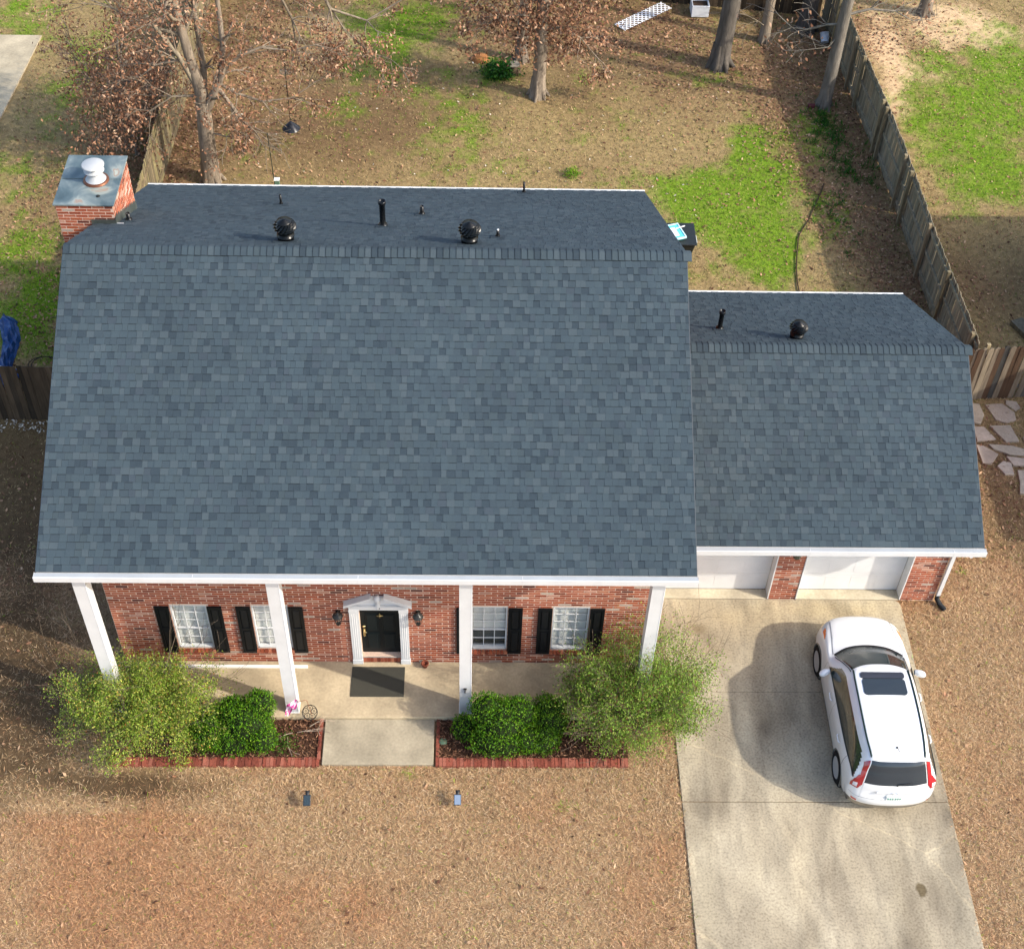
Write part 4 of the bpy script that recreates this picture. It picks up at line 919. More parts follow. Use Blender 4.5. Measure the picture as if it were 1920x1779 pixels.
# roof rails in black channels, sunroof, antenna
for sx in (1, -1):
    g = MB(); g.tube([SP(u, 1.80, sx, .012) for u in np.linspace(7.05, 10.95, 26)], [.012]+[.019]*24+[.012], 6, (.012, .03, .028)); g.build('roof_rail', M_black, CAR)
    g = MB(); g.tube([SP(u, 1.92, sx, .004) for u in np.linspace(5.15, 7.05, 14)], .011, 5, (.02, .035, .032)); g.build('pillar_trim', M_black, CAR)
def roof_panel(y0, y1, hw, z0, z1, name, col, mat, r=.07):
    g = MB(); pts = []
    for (cx_, cy_, a0) in ((hw-r, y1-r, 0), (-hw+r, y1-r, 90), (-hw+r, y0+r, 180), (hw-r, y0+r, 270)):
        for k in range(5): t_ = R(a0+k*22.5); pts.append((cx_+r*math.cos(t_), cy_+r*math.sin(t_)))
    zf = lambda x_, y_: float(S[..., 2].ravel()[np.argmin((S[..., 0].ravel()-abs(x_))**2+(S[..., 1].ravel()-y_)**2+(S[..., 2].ravel() < 1.2)*9)])+z0+(z1-z0)*(y_-y0)/(y1-y0)
    v = [(x_, y_+(.05*(1-(x_/hw)**2) if y_ > (y0+y1)/2 else 0), zf(x_, y_)) for x_, y_ in pts]; n_ = len(v)
    v += [(a_, b_, c_-.03) for a_, b_, c_ in v]
    cen = len(v); 
    v.append((0, (y0+y1)/2, zf(0, (y0+y1)/2)))
    g.add(v, [(i, (i+1) % n_, 2*n_) for i in range(n_)]+[(i, n_+i, n_+(i+1) % n_, (i+1) % n_) for i in range(n_)], col); return g.build(name, mat, CAR)
roof_panel(-.40, .0, .44, .022, .012, 'sunroof', (.012, .014, .02), M_darkglass)
roof_panel(.01, .16, .45, .030, .016, 'sunroof_deflector', (.03, .033, .045), M_plastic, .05)
g = MB(); g.lathe([(.028, 0), (.02, .02), (0, .03)], (0, -1.60, 1.605), 10, (.02, .02, .022)); g.tube([(0, -1.6, 1.62), (0, -1.75, 1.70)], .006, 5, (.02, .02, .022)); g.build('antenna', M_plastic, CAR)
# tailgate trim, emblem, plate, rear wiper
g = MB(); g.box(-.37, .37, -2.235, -2.185, .905, .93, (.62, .64, .66)); g.build('tailgate_strip', M_metal, CAR, .004)
em = MB(); em.box(-.055, -.035, -2.25, -2.232, .885, .96, (.75, .77, .78)); em.box(.035, .055, -2.25, -2.232, .885, .96, (.75, .77, .78)); em.box(-.035, .035, -2.25, -2.232, .915, .93, (.75, .77, .78)); em.build('emblem', M_metal, CAR)
g = MB(); g.box(-.155, .155, -2.262, -2.20, .70, .83, (.70, .74, .72)); pl_ = g.build('license_plate', M_plastic, CAR, .004)
g = MB()
for k in range(6): x_ = -.115+k*.046+(.01 if k > 2 else 0); g.box(x_-.014, x_+.014, -2.2655, -2.2622, .735, .80, (.12, .30, .25))
g.build('plate_marks', M_plastic, pl_)
g = MB(); g.tube([(.02, -2.165, 1.08), (.03, -2.15, 1.12), (.30, -2.12, 1.14)], .01, 5, (.02, .02, .02)); g.build('rear_wiper', M_plastic, CAR)
g = MB(); g.tube([(-.55, 1.02, 1.105), (.05, 1.16, 1.10)], .012, 5, (.015, .015, .016)); g.tube([(.10, 1.16, 1.10), (.62, 1.0, 1.10)], .012, 5, (.015, .015, .016)); g.build('wipers', M_plastic, CAR)
# mirrors
for sx in (1, -1):
    g = MB(); ring = []
    for k, (t_, h_, d_) in enumerate(((0, .07, .045), (.05, .10, .065), (.14, .105, .075), (.2, .075, .055), (.225, .02, .02))):
        for q_ in range(10):
            a_ = 2*math.pi*q_/10; ring.append((sx*(.90+t_), .56-.06*t_/.2+d_*math.cos(a_)*1.1, 1.055+h_*math.sin(a_)*.8+.03*t_))
    fs = [(k*10+q_, k*10+(q_+1) % 10, (k+1)*10+(q_+1) % 10, (k+1)*10+q_) for k in range(4) for q_ in range(10)]
    if sx < 0: fs = [tuple(reversed(f_)) for f_ in fs]
    g.add(ring, fs, pw, True); g.add(ring[40:], [tuple(range(10)) if sx > 0 else tuple(reversed(range(10)))], pw); g.build('side_mirror', M_paint, CAR)
# under-body block, dash and seats seen dimly through the glass
g = MB(); g.box(-.80, .80, -1.95, 1.85, .22, .62, (.012, .012, .012)); g.box(-.70, .70, .75, 1.10, .62, 1.02, (.05, .055, .055)); g.build('cabin_floor', M_rubber, CAR)
for x_ in (-.38, .38):
    g = MB(); g.box(x_-.24, x_+.24, -.30, .25, .62, .80, (.10, .10, .10)); g.box(x_-.23, x_+.23, -.42, -.28, .80, 1.36, (.11, .11, .11)); g.build('seat', M_cloth, CAR, .04)
g = MB(); g.box(-.64, .64, -1.25, -.75, .62, .80, (.1, .1, .1)); g.box(-.64, .64, -1.36, -1.22, .80, 1.30, (.11, .11, .11)); g.build('rear_seat', M_cloth, CAR, .04)
# wheels
for sx in (1, -1):
    for ya in (1.31, -1.31):
        w_ = empty('wheel', (sx*.832, ya, .345), CAR, local=True); Mx = Matrix.Rotation(R(90)*sx, 3, 'Y')
        g = MB(); g.lathe([(.222, .085), (.24, .10), (.31, .104), (.335, .09), (.345, .05), (.345, -.08), (.31, -.1), (.225, -.1)], (0, 0, 0), 28, (.008, .008, .009), Mx); g.lathe([(.215, .02), (0, .02)], (0, 0, 0), 24, (.006, .006, .006), Mx); g.build('tyre', M_rubber, w_)
        g = MB(); al = (.30, .31, .32)
        g.lathe([(.236, .092), (.23, .097), (.224, .085), (.215, .03), (.215, -.06)], (0, 0, 0), 28, [al, al, al, (.01, .01, .01), (.01, .01, .01)], Mx)
        g.lathe([(.055, .075), (.05, .088), (0, .092)], (0, 0, 0), 14, al, Mx)
        for k in range(7):
            Rk = Mx@Matrix.Rotation(2*math.pi*k/7, 3, 'Z')
            g.add([Rk@Vector(p_) for p_ in ((.04, -.016, .078), (.04, .016, .078), (.222, .018, .092), (.222, -.018, .092), (.04, -.024, .04), (.04, .024, .04), (.222, .024, .05), (.222, -.024, .05))], [(0, 3, 2, 1), (0, 1, 5, 4), (1, 2, 6, 5), (2, 3, 7, 6), (3, 0, 4, 7)], al)
        g.build('rim', M_plastic, w_)
        g = MB(); g.tube([(sx*.905, ya+.385*math.cos(R(a_)), .335+.385*math.sin(R(a_))) for a_ in np.linspace(-12, 192, 26)], .022, 6, (.05, .055, .055)); g.build('wheel_arch', M_paint, CAR)
        g = MB(); Mx2 = Matrix.Rotation(R(90)*sx, 3, 'Y'); g.lathe([(.40, .0), (.40, -.22), (0, -.22)], (sx*.875, ya, .335), 24, (.008, .008, .008), Mx2); g.build('wheel_well', M_rubber, CAR)
# ================================================================== TREES AND SHRUBS
BK = [c255(150, 136, 118, .68), c255(138, 126, 112, .64), c255(156, 142, 124, .68)]
def grow(mb, p, d, L, r, lv, tips, col, up=.05, sag=0., n=5, kids=(3, 4), spread=.8, minr=.008):
    pts = [Vector(p)]; d = Vector(d).normalized(); rad = [r]
    for k in range(n):
        d = (d+Vector((random.gauss(0, .16), random.gauss(0, .16), random.gauss(0, .12)+up-sag))).normalized()
        pts.append(pts[-1]+d*(L/n)); rad.append(max(minr, r*(1-.7*(k+1)/n)))
    mb.tube(pts, rad, 6 if r > .05 else 4, jit(col, .08), False)
    if lv <= 0:
        tips.append((pts[-1], d)); tips.append((pts[n//2+1], d)); return
    for k in range(random.randint(*kids)):
        t_ = random.uniform(.35, 1.0); i = min(n-1, int(t_*n)); b = pts[i].lerp(pts[i+1], t_*n-i) if t_ < 1 else pts[-1]
        a = Vector((random.gauss(0, 1), random.gauss(0, 1), random.gauss(0, .6))); nd = (d+a.normalized()*spread).normalized()
        grow(mb, b, nd, L*random.uniform(.45, .7), rad[i]*.55, lv-1, tips, col, up, sag, max(3, n-1), kids, spread, minr)
def flare(mb, base, r, col, n=6):
    for k in range(n):
        a = 2*math.pi*k/n+random.uniform(-.3, .3); L = r*random.uniform(1.15, 1.5)
        mb.tube([(base[0]+math.cos(a)*r*.55, base[1]+math.sin(a)*r*.55, r*2.4), (base[0]+math.cos(a)*r*.72, base[1]+math.sin(a)*r*.72, r*.7), (base[0]+math.cos(a)*L, base[1]+math.sin(a)*L, -.06)], [r*.30, r*.34, r*.16], 6, col, False)
def clusters(tips, per, rad, size, keep=1.0):
    P = []
    for p, d in tips:
        if random.random() > keep: continue
        for _ in range(random.randint(max(1, per//2), per)): P.append((p.x+random.gauss(0, rad), p.y+random.gauss(0, rad), p.z+random.gauss(0, rad)-.05))
    return np.array(P) if P else np.zeros((0, 3))
DEAD = [c255(200, 150, 116, .52)+(3,), c255(176, 126, 96, .5)+(3,), c255(220, 182, 150, .56)+(1.8,), c255(142, 100, 78, .46)+(2,), c255(188, 142, 104, .5)+(1.5,)]
def tree(name, label, base, path, limbs, seed, leaf=(0, .1, .12), gen=None, group='bare trees in the back yard', col=None, extra=None):
    """path: [(x,y,z,r)...] trunk; limbs: [(pts, r0)] explicit; gen: (z-range, count, length, radius) of random limbs"""
    random.seed(seed); c = col or BK[seed % 3]; t_ = thing(name, label, 'tree', (base[0], base[1], 0), group)
    mb = MB(); pp = [Vector(p[:3]) for p in path]; rr = [p[3] for p in path]
    mb.tube([pp[0]-Vector((0, 0, .08))]+pp, [rr[0]*1.22]+rr, 12, c); flare(mb, base, rr[0], c); mb.build('trunk', M_bark, t_)
    br = MB(); tips = []
    for pts, r0 in limbs:
        m = len(pts); br.tube(pts, [max(.01, r0*(1-.75*k/(m-1))) for k in range(m)], 7, jit(c, .08), False)
        pv = [Vector(q) for q in pts]
        for k in range(1, m):
            for _ in range(3):
                d = (pv[k]-pv[k-1]).normalized()+Vector((random.gauss(0, .6), random.gauss(0, .6), random.gauss(0, .5)))
                grow(br, pv[k], d, random.uniform(.6, 1.2), r0*.32*(1-.6*k/m)+.006, 1, tips, c, .0, .03, 4, (2, 3))
    if gen:
        (z0, z1), cnt, L, r0 = gen
        for _ in range(cnt):
            z = random.uniform(z0, z1)
            for i in range(len(pp)-1):
                if pp[i].z <= z <= pp[i+1].z: b = pp[i].lerp(pp[i+1], (z-pp[i].z)/(pp[i+1].z-pp[i].z)); break
            else: b = pp[-1]
            a = random.uniform(0, 2*math.pi); grow(br, b, (math.cos(a), math.sin(a), random.uniform(.1, .8)), L*random.uniform(.7, 1.2), r0, 2, tips, c, .04)
    br.build('branches', M_bark, t_)['kind'] = 'stuff'
    per, rad, size = leaf
    if per:
        P = clusters(tips, per, rad, size)
        if extra is not None: P = np.concatenate([P, extra])
        P = P[~((np.abs(P[:, 0]+5.7) < .75) & (P[:, 2] < 2.9) & (P[:, 1] < 19))]
        n = len(P); o = quads('crown', leaf_quads(P, rng.uniform(.8, 1.3, n)*size, rng.uniform(.4, .6, n)*size), pick(DEAD, n), M_dead, t_); o['kind'] = 'stuff'
    return t_
ty = 17.33
tree('oak_tree', 'forked oak nearest the house holding brown winter leaves', (-8.0, ty),
     [(-8.0, ty, 0, .29), (-7.97, ty, .9, .25), (-7.93, ty, 2.0, .23), (-7.90, ty, 3.0, .19), (-8.1, ty+.05, 4.2, .14), (-8.3, ty+.1, 6.0, .11), (-8.4, ty, 8.5, .07), (-8.2, ty, 11, .03)],
     [([(-7.92, ty, 2.4), (-7.8, ty+.3, 3.6), (-7.85, ty+.5, 5.2), (-7.7, ty+.6, 8)], .13), ([(-8.0, ty, 3.2), (-8.35, ty-.15, 4.3), (-8.9, ty-.2, 5.3), (-9.6, ty-.2, 6.4)], .09), ([(-7.9, ty, 2.3), (-7.6, ty-.1, 2.9), (-7.25, ty, 3.6), (-7.1, ty, 4.6), (-7.08, ty, 6.2), (-6.8, ty, 9)], .15),
      ([(-7.2, ty, 3.7), (-6.7, ty+.1, 4.15), (-6.1, ty+.2, 4.35), (-5.3, ty+.3, 4.2), (-4.6, ty+.3, 4.4)], .06),
      ([(-7.4, ty-.05, 3.2), (-7.1, ty-.1, 2.7), (-6.75, ty-.2, 2.15), (-6.5, ty-.2, 1.9)], .075),
      ([(-7.35, ty, 3.3), (-6.9, ty, 3.0), (-6.2, ty, 2.75), (-5.4, ty+.1, 2.8), (-4.9, ty+.2, 3.1)], .05),
      ([(-8.0, ty, 3.9), (-8.4, ty-.1, 4.1), (-9.0, ty-.2, 4.0), (-9.5, ty-.2, 3.6)], .06),
      ([(-7.9, ty, 1.7), (-7.3, ty-.3, 1.75), (-6.7, ty-.5, 1.95)], .03),
      ([(-8.1, ty, 2.9), (-8.7, ty-.2, 3.0), (-9.3, ty-.3, 2.6)], .045),
      ([(-7.0, ty+.4, 7.6), (-6.1, ty+.6, 7.1), (-5.6, ty+.7, 5.9), (-5.25, ty+.8, 4.9), (-5.2, ty+.8, 4.1)], .07),
      ([(-6.9, ty+.4, 7.7), (-5.8, ty+.9, 7.0), (-4.6, ty+1.0, 6.1), (-4.2, ty+1.0, 5.1), (-3.2, ty+1.1, 4.7), (-2.2, ty+1.2, 5.3)], .075),
      ([(-4.4, ty+1, 5.6), (-3.9, ty+1.1, 4.5), (-3.2, ty+1.1, 3.7), (-2.6, ty+1.1, 3.5)], .03)],
     0, (20, .13, .105), ((4.6, 10.5), 20, 2.6, .06))
# leafy young oak behind the chimney fence
random.seed(4)
yo = np.array([(-10.6+random.gauss(0, .75), 19.3+random.gauss(0, 1.7), 1.5+random.gauss(0, .8)) for _ in range(5200)]); yo = yo[yo[:, 2] > .1]
tree('young_oak', 'low bushy young oak with rusty leaves left of the tan fence', (-10.4, 18.6), [(-10.4, 18.6, 0, .09), (-10.45, 18.7, 1.0, .07), (-10.5, 18.9, 2.4, .04), (-10.5, 19, 3.6, .015)], [], 4, (9, .25, .105), ((.4, 3.2), 26, 1.5, .03), None, None, yo)
random.seed(14)
mo = np.array([(1.9+random.gauss(0, .85), 22.0+random.gauss(0, .4), 2.7+random.gauss(0, .75)) for _ in range(3600)]); mo = mo[(mo[:, 2] > 1.0+.25*np.abs(mo[:, 0]-1.9)) & ((mo[:, 0] < 1.72) | (mo[:, 0] > 2.06) | (mo[:, 2] > 2.6))]
tree('oak_tree', 'slender oak in the middle of the yard with drooping tan leaves', (1.86, 22.1), [(1.86, 22.1, 0, .27), (1.88, 22.1, .6, .215), (1.9, 22.1, 2.2, .2), (1.92, 22.1, 4.5, .17), (1.95, 22.2, 7, .12), (1.9, 22.2, 11, .03)],
     [([(1.9, 22.1, 2.4), (1.3, 22.0, 2.9), (.6, 21.9, 2.9), (.1, 21.9, 2.5)], .05), ([(1.9, 22.1, 2.3), (2.5, 22, 2.5), (3.1, 21.9, 2.2), (3.6, 21.9, 1.6)], .05), ([(1.9, 22.1, 3.0), (2.4, 22, 3.6), (3.0, 22, 3.7)], .05), ([(1.9, 22.1, 3.2), (1.2, 22.2, 3.6), (.5, 22.2, 3.8)], .05)], 5, (18, .12, .13), ((4.2, 9.5), 10, 2.2, .05), extra=mo)
tree('oak_tree', 'thin forked trunk standing just behind the leafy slender oak', (1.35, 24.2), [(1.35, 24.2, 0, .22), (1.4, 24.2, 1.5, .17), (1.35, 24.3, 4, .14), (1.3, 24.3, 9, .04)], [([(1.4, 24.2, 1.4), (1.75, 24.2, 2.4), (2.1, 24.2, 3.8)], .1), ([(1.35, 24.2, 2.0), (.8, 24.2, 3.0), (.4, 24.2, 4.2)], .07)], 7, (5, .2, .15), ((4, 8), 8, 2, .05))
tree('bare_tree', 'stout dark bare trunk right of the white lattice panel', (7.95, 24.05), [(7.95, 24.05, 0, .36), (8.0, 24.05, .8, .30), (8.1, 24.05, 3, .27), (8.2, 24.1, 6, .2), (8.3, 24.1, 11, .06)], [], 8, (0, .1, .1), ((4.5, 10), 14, 3, .08), col=c255(122, 114, 104, .56))
tree('bare_tree', 'straight bare trunk standing before the shaded back fence', (9.67, 25.63), [(9.67, 25.63, 0, .20), (9.67, 25.63, 1, .17), (9.7, 25.63, 4, .15), (9.7, 25.7, 9, .05)], [([(9.68, 25.6, .5), (9.3, 25.3, .9), (8.9, 25.1, 1.2)], .02)], 9, (0, .1, .1), ((3.5, 8.5), 9, 2.2, .05))
tree('bare_tree', 'pale grey trunk leaning beside the right board fence', (11.1, 21.77), [(11.1, 21.77, 0, .24), (11.12, 21.77, .8, .21), (11.14, 21.77, 2.6, .19), (11.2, 21.8, 5, .16), (11.2, 21.8, 10, .04)],
     [([(11.14, 21.77, 2.9), (10.7, 21.9, 2.8), (10.2, 22.1, 2.5), (9.7, 22.2, 2.5), (9.2, 22.3, 2.9)], .045), ([(11.15, 21.77, 3.2), (11.9, 21.8, 3.4), (12.7, 21.9, 3.3), (13.4, 22, 2.9)], .05), ([(11.15, 21.77, 2.6), (10.8, 21.6, 2.2), (10.4, 21.5, 2.2)], .03), ([(11.15, 21.8, 3.6), (12.2, 22.2, 4.0), (13.2, 22.5, 3.9), (14.2, 22.8, 4.0)], .05)], 10, (1, .2, .15), ((4, 9), 10, 2.4, .05), col=c255(138, 130, 118, .58))
tree('bare_tree', 'dark trunk in the back corner next to the pale bucket', (11.2, 26.3), [(11.2, 26.3, 0, .33), (11.2, 26.3, .8, .28), (11.25, 26.3, 3, .25), (11.3, 26.3, 9, .06)], [([(11.2, 26.3, 1.6), (10.6, 26.2, 2.0), (10.0, 26.0, 1.9)], .03)], 11, (0, .1, .1), ((3, 8), 10, 2.4, .06), col=c255(108, 102, 96, .5))
tree('bare_tree', 'thin trunk at the back fence behind the stout one', (8.85, 27.2), [(8.85, 27.2, 0, .17), (8.85, 27.2, 2, .14), (8.9, 27.2, 8, .04)], [], 12, (0, .1, .1), ((3, 7), 7, 2, .04))
tree('bare_tree', 'trunk standing in the sandy yard beyond the right fence', (15.6, 27.6), [(15.6, 27.6, 0, .24), (15.6, 27.6, 2, .2), (15.6, 27.6, 9, .05)], [([(15.6, 27.6, 1.5), (14.8, 27.2, 2.0), (14.0, 27.0, 2.2)], .05), ([(15.6, 27.6, 1.7), (16.5, 27.3, 2.1), (17.3, 27.2, 2.0)], .05)], 13, (1, .2, .14), ((2.5, 8), 10, 2.4, .05))

def boxwood(label, lobes, seed, n=9000, dark=1.0):
    r_ = np.random.default_rng(seed); c0 = lobes[0][:3]; t_ = thing('boxwood_shrub', label, 'shrub', (c0[0], c0[1], 0), 'clipped boxwoods by the porch')
    co = MB(); tot = sum(l[3]*l[4] for l in lobes); Ps = []; nz = []
    for (x, y, z, rx, ry, rz_) in lobes:
        m = 12; 
        co.lathe([(0, -.92)]+[(.78*math.cos(a), .78*math.sin(a)) for a in np.linspace(-1.3, 1.45, 9)]+[(0, .78)], (0, 0, 0), 14, (.012, .02, .006), None, True)
        k0 = len(co.v)-14*11
        for i in range(k0, len(co.v)): vx = co.v[i]; co.v[i] = (x+vx[0]*rx, y+vx[1]*ry, z+vx[2]*rz_)
        k = int(n*rx*ry/tot); d = r_.normal(size=(k, 3)); d /= np.linalg.norm(d, axis=1, keepdims=True); d[:, 2] = np.where(d[:, 2] < -.6, -d[:, 2], d[:, 2])
        lump = 1+.26*(vnoise(d[:, 0]*3+x, d[:, 1]*3+d[:, 2]*2, 1.3, seed)-.5)+.2*(vnoise(d[:, 0]*8, d[:, 1]*8+d[:, 2]*6, 1.1, seed+2)-.5)
        rad = (lump*r_.uniform(.80, 1.02, k))[:, None]; Ps.append(np.array([x, y, z])+d*rad*np.array([rx, ry, rz_]))
    P = np.concatenate(Ps); P = P[P[:, 2] > .02]; k = len(P)
    co.build('shade_core', M_bark, t_)  # solid dark lobes added inside the leaves to block light, standing for inner shade
    o = quads('foliage', leaf_quads(P, rng.uniform(.03, .06, k), rng.uniform(.016, .028, k)), pick([c255(98, 158, 6, .6*dark)+(3,), c255(130, 182, 18, .62*dark)+(2.2,), c255(72, 126, 6, .55*dark)+(2.2,), c255(150, 186, 50, .6*dark)+(.6,)], k, .15), M_leaf, t_); o['kind'] = 'stuff'
boxwood('bright green rounded boxwood left of the front walk', [(-4.72, -1.86, .6, .58, .50, .68), (-5.0, -2.08, .35, .55, .36, .42), (-4.45, -1.66, .95, .36, .34, .42), (-5.0, -1.72, .78, .40, .36, .42), (-4.42, -2.1, .42, .36, .32, .42)], 1)
boxwood('dark small boxwood tucked between the loose shrub and the bright one', [(-5.45, -1.9, .5, .5, .45, .55)], 2, 5000, .8)
boxwood('largest dense dome boxwood right of the front walk', [(.52, -1.84, .6, .62, .52, .70), (.5, -2.12, .35, .72, .34, .42), (-.25, -1.75, .3, .3, .3, .32), (.2, -1.72, .92, .42, .36, .44), (.85, -1.75, .85, .40, .36, .46), (1.0, -2.1, .4, .34, .3, .4)], 3, 10000)
boxwood('smaller dark boxwood between the dome boxwood and the red-tinged shrub', [(1.5, -1.6, .48, .48, .45, .56), (1.35, -2.0, .3, .45, .36, .35)], 6, 5500, .78)
def loose_shrub(label, cx, cy, rx, ry, h, seed, pal, nst=34, leafn=4, ext=()):
    random.seed(seed); t_ = thing('loose_shrub', label, 'shrub', (cx, cy, 0), 'loose open shrubs at the porch corners'); mb = MB(); tips = []
    for k in range(nst):
        a = random.uniform(0, 2*math.pi); q_ = math.sqrt(random.random()); tx, ty_ = cx+math.cos(a)*q_*rx, cy+math.sin(a)*q_*ry; hz = h*(1-.5*q_*q_)*random.uniform(.6, 1.08)
        b = Vector((cx+math.cos(a)*q_*.35, cy+math.sin(a)*q_*.3, 0)); e = Vector((tx, ty_, hz)); d = e-b
        grow(mb, b, d.normalized()+Vector((0, 0, .25)), d.length*.85, .014, 2, tips, c255(142, 126, 108, .55), .0, .02, 5, (3, 4), .75, .003)
    for (ex_, ey_, ez_) in ext:
        b = Vector((cx, cy, .3)); e = Vector((ex_, ey_, ez_)); grow(mb, b, (e-b).normalized(), (e-b).length, .012, 2, tips, c255(142, 126, 108, .55), 0, .0, 5, (3, 4), .5, .003)
    mb.build('stems', M_bark, t_)
    P = clusters(tips, leafn*9, .085, .05); P = P[(P[:, 2] > .03) & (P[:, 2] < h*1.6) & (np.abs(P[:, 0]-cx) < rx*1.12) & (((P[:, 0]-cx)/rx)**2+((P[:, 1]-cy)/ry)**2+((P[:, 2]-.5*h)/(.75*h))**2 < rng.uniform(.35, 2.0, len(P)))]; n = len(P)
    o = quads('foliage', leaf_quads(P, rng.uniform(.028, .058, n), rng.uniform(.016, .028, n)), np.clip(pick(pal, n, .18)*1.22, 0, .8), M_leaf, t_); o['kind'] = 'stuff'; return n
PY = [c255(152, 180, 62, .62)+(3,), c255(178, 194, 92, .64)+(2.5,), c255(124, 160, 44, .58)+(2.2,), c255(204, 198, 96, .64)+(1.2,), c255(190, 130, 60, .55)+(.5,), c255(84, 116, 22, .5)+(1.2,)]
PG = [c255(126, 166, 54, .62)+(3,), c255(154, 184, 76, .64)+(2.5,), c255(98, 136, 40, .58)+(2.2,), c255(138, 82, 60, .5)+(1.1,), c255(172, 186, 92, .6)+(1,)]
n1 = loose_shrub('open yellow-green shrub covering the left porch corner', -6.8, -1.6, 1.8, 1.05, 1.6, 21, PY, 66, 6, [(-6.05, -.75, 2.35), (-5.6, -.8, 1.9), (-8.5, -1.6, .8), (-8.45, -1.9, .4), (-7.1, -2.55, .5), (-6.5, -2.6, .3), (-5.2, -.9, 1.2), (-7.9, -.8, 1.5)])
n2 = loose_shrub('open red-tinged green shrub leaning over the driveway edge', 3.3, -1.4, 1.6, 1.1, 2.2, 22, PG, 68, 6, [(4.6, -1.1, 1.0), (4.4, -.7, 1.2), (2.4, -.5, 2.1), (3.8, -.7, 2.1), (2.0, -1.0, 1.0), (3.3, -2.2, .6), (4.3, -1.9, .6), (2.0, -1.2, 1.6), (3.5, -1.75, 2.1), (3.3, -1.8, 1.9), (3.7, -1.7, 2.0), (3.4, -1.6, 2.3)])
# ================================================================== SMALL THINGS
random.seed(99)
g = MB().box(-2.70, -1.56, -.90, -.14, .121, .135, c255(96, 94, 84, .5)); tag(g.build('doormat', M_mat, None, .004), 'dark grey doormat lying before the black front door', 'doormat')
g = MB().box(-6.75, -3.66, -.18, -.12, .121, .165, (.8, .8, .78)); tag(g.build('white_board', M_white, None, .004), 'long white trim board lying on the porch along the wall', 'board')
g = MB(); g.lathe([(.05, 0), (.07, .11), (.085, .11), (.085, .14), (.06, .14), (.055, .1), (0, .1)], (-1.13, -.12, .12), 14, c255(150, 82, 62, .55)); tag(g.build('clay_pot', M_rubber), 'small terracotta pot on the porch right of the door', 'pot')
# iron wheel ornament on its stake
wt_ = thing('garden_ornament', 'round iron ornament of scrolled rings standing at the porch edge', 'ornament', (-3.47, -1.47, 0)); ic = (.03, .026, .022)
g = MB(); cx_, cz_ = -3.49, .36; yv = -1.44
def ringpts(cx1, cz1, r, n=20): return [(cx1+r*math.cos(2*math.pi*k/n), yv+.75*(cz1+r*math.sin(2*math.pi*k/n)-cz_), cz_+.66*(cz1+r*math.sin(2*math.pi*k/n)-cz_)) for k in range(n+1)]
g.tube(ringpts(cx_, cz_, .155, 28), .009, 5, ic, False); g.build('rim', M_blackmet, wt_)
g = MB()
for k in range(5):
    a = R(90+72*k); g.tube(ringpts(cx_+.09*math.cos(a), cz_+.09*math.sin(a), .058, 14), .006, 4, ic, False); g.tube(ringpts(cx_+.09*math.cos(a), cz_+.09*math.sin(a), .018, 8), .005, 4, ic, False)
g.tube(ringpts(cx_, cz_, .034, 12), .006, 4, ic, False); g.build('scrolls', M_blackmet, wt_)
g = MB(); g.tube([(cx_, yv-.11, .26), (cx_+.01, yv-.05, -.05)], .008, 5, ic); g.build('stake', M_blackmet, wt_)
fs_ = thing('garden_flag', 'tattered pink and white flag on a thin bent stake', 'flag', (-3.44, -1.46, 0)); pc_ = c255(176, 120, 90, .55)
g = MB(); g.tube([(-3.44, -1.46, -.05), (-3.47, -1.47, .5), (-3.51, -1.48, .86), (-3.54, -1.49, .90), (-3.70, -1.50, .84)], .006, 5, pc_); g.build('stake', M_blackmet, fs_)
g = MB(); pk, wh = c255(226, 84, 160, .75), c255(240, 214, 226, .85)
nn_ = 10; rows_ = []
for j in range(nn_):
    t_ = j/(nn_-1)
    for i in range(7):
        s_ = i/6; rows_.append((-3.68-.24*t_-.01*i, -1.50+.06*math.sin(s_*7+t_*5)-.10*s_, .845-.02*t_-s_*(.14+.2*t_)+.02*math.sin(t_*9+i)))
g.add(rows_, [(j*7+i, j*7+i+1, (j+1)*7+i+1, (j+1)*7+i) for j in range(nn_-1) for i in range(6) if not (j > 5 and i in (4, 5) and j % 2)], [(wh if (i+j//3) % 2 else pk) for j in range(nn_-1) for i in range(6) if not (j > 5 and i in (4, 5) and j % 2)], True); g.build('flag_cloth', M_cloth, fs_)
# landscape lights in the lawn
for (x, y, lab, c) in ((-3.40, -3.38, 'dark blue solar spotlight in the lawn left of the walk', (.03, .04, .10)), (-.38, -3.36, 'pale blue solar spotlight in the lawn right of the walk', (.15, .20, .28))):
    l_ = thing('solar_spotlight', lab, 'garden light', (x, y, 0), 'solar spotlights in the front lawn')
    Mx = Matrix.Translation((x, y-.02, .20))@Matrix.Rotation(R(28), 4, 'X'); g = MB(); g.box(-.075, .075, -.11, .11, -.012, .012, (.02, .02, .024), Mx); g.build('panel_frame', M_plastic, l_, .006)
    g = MB(); g.box(-.062, .062, -.095, .095, .0125, .016, c, Mx); g.build('solar_panel', M_carglass if x < -2 else M_plastic, l_)
    g = MB(); g.tube([(x, y+.02, -.06), (x, y+.02, .18)], .014, 6, (.02, .02, .022)); g.build('spike', M_plastic, l_)
    g = MB(); g.lathe([(.03, -.06), (.05, .05), (.04, .052), (0, .03)], (x+.0, y+.13, .22), 10, (.015, .016, .018), Matrix.Rotation(R(-60), 3, 'X')); g.build('lamp_head', M_plastic, l_)
g = MB(); g.lathe([(.085, 0), (.085, .05), (.07, .062), (0, .064)], (-.70, -1.94, 0), 16, c255(120, 150, 118, .55)); tag(g.build('valve_lid', M_plastic), 'round green valve lid in the right bed by the walk', 'lid')
g = MB(); tp = []
random.seed(5)
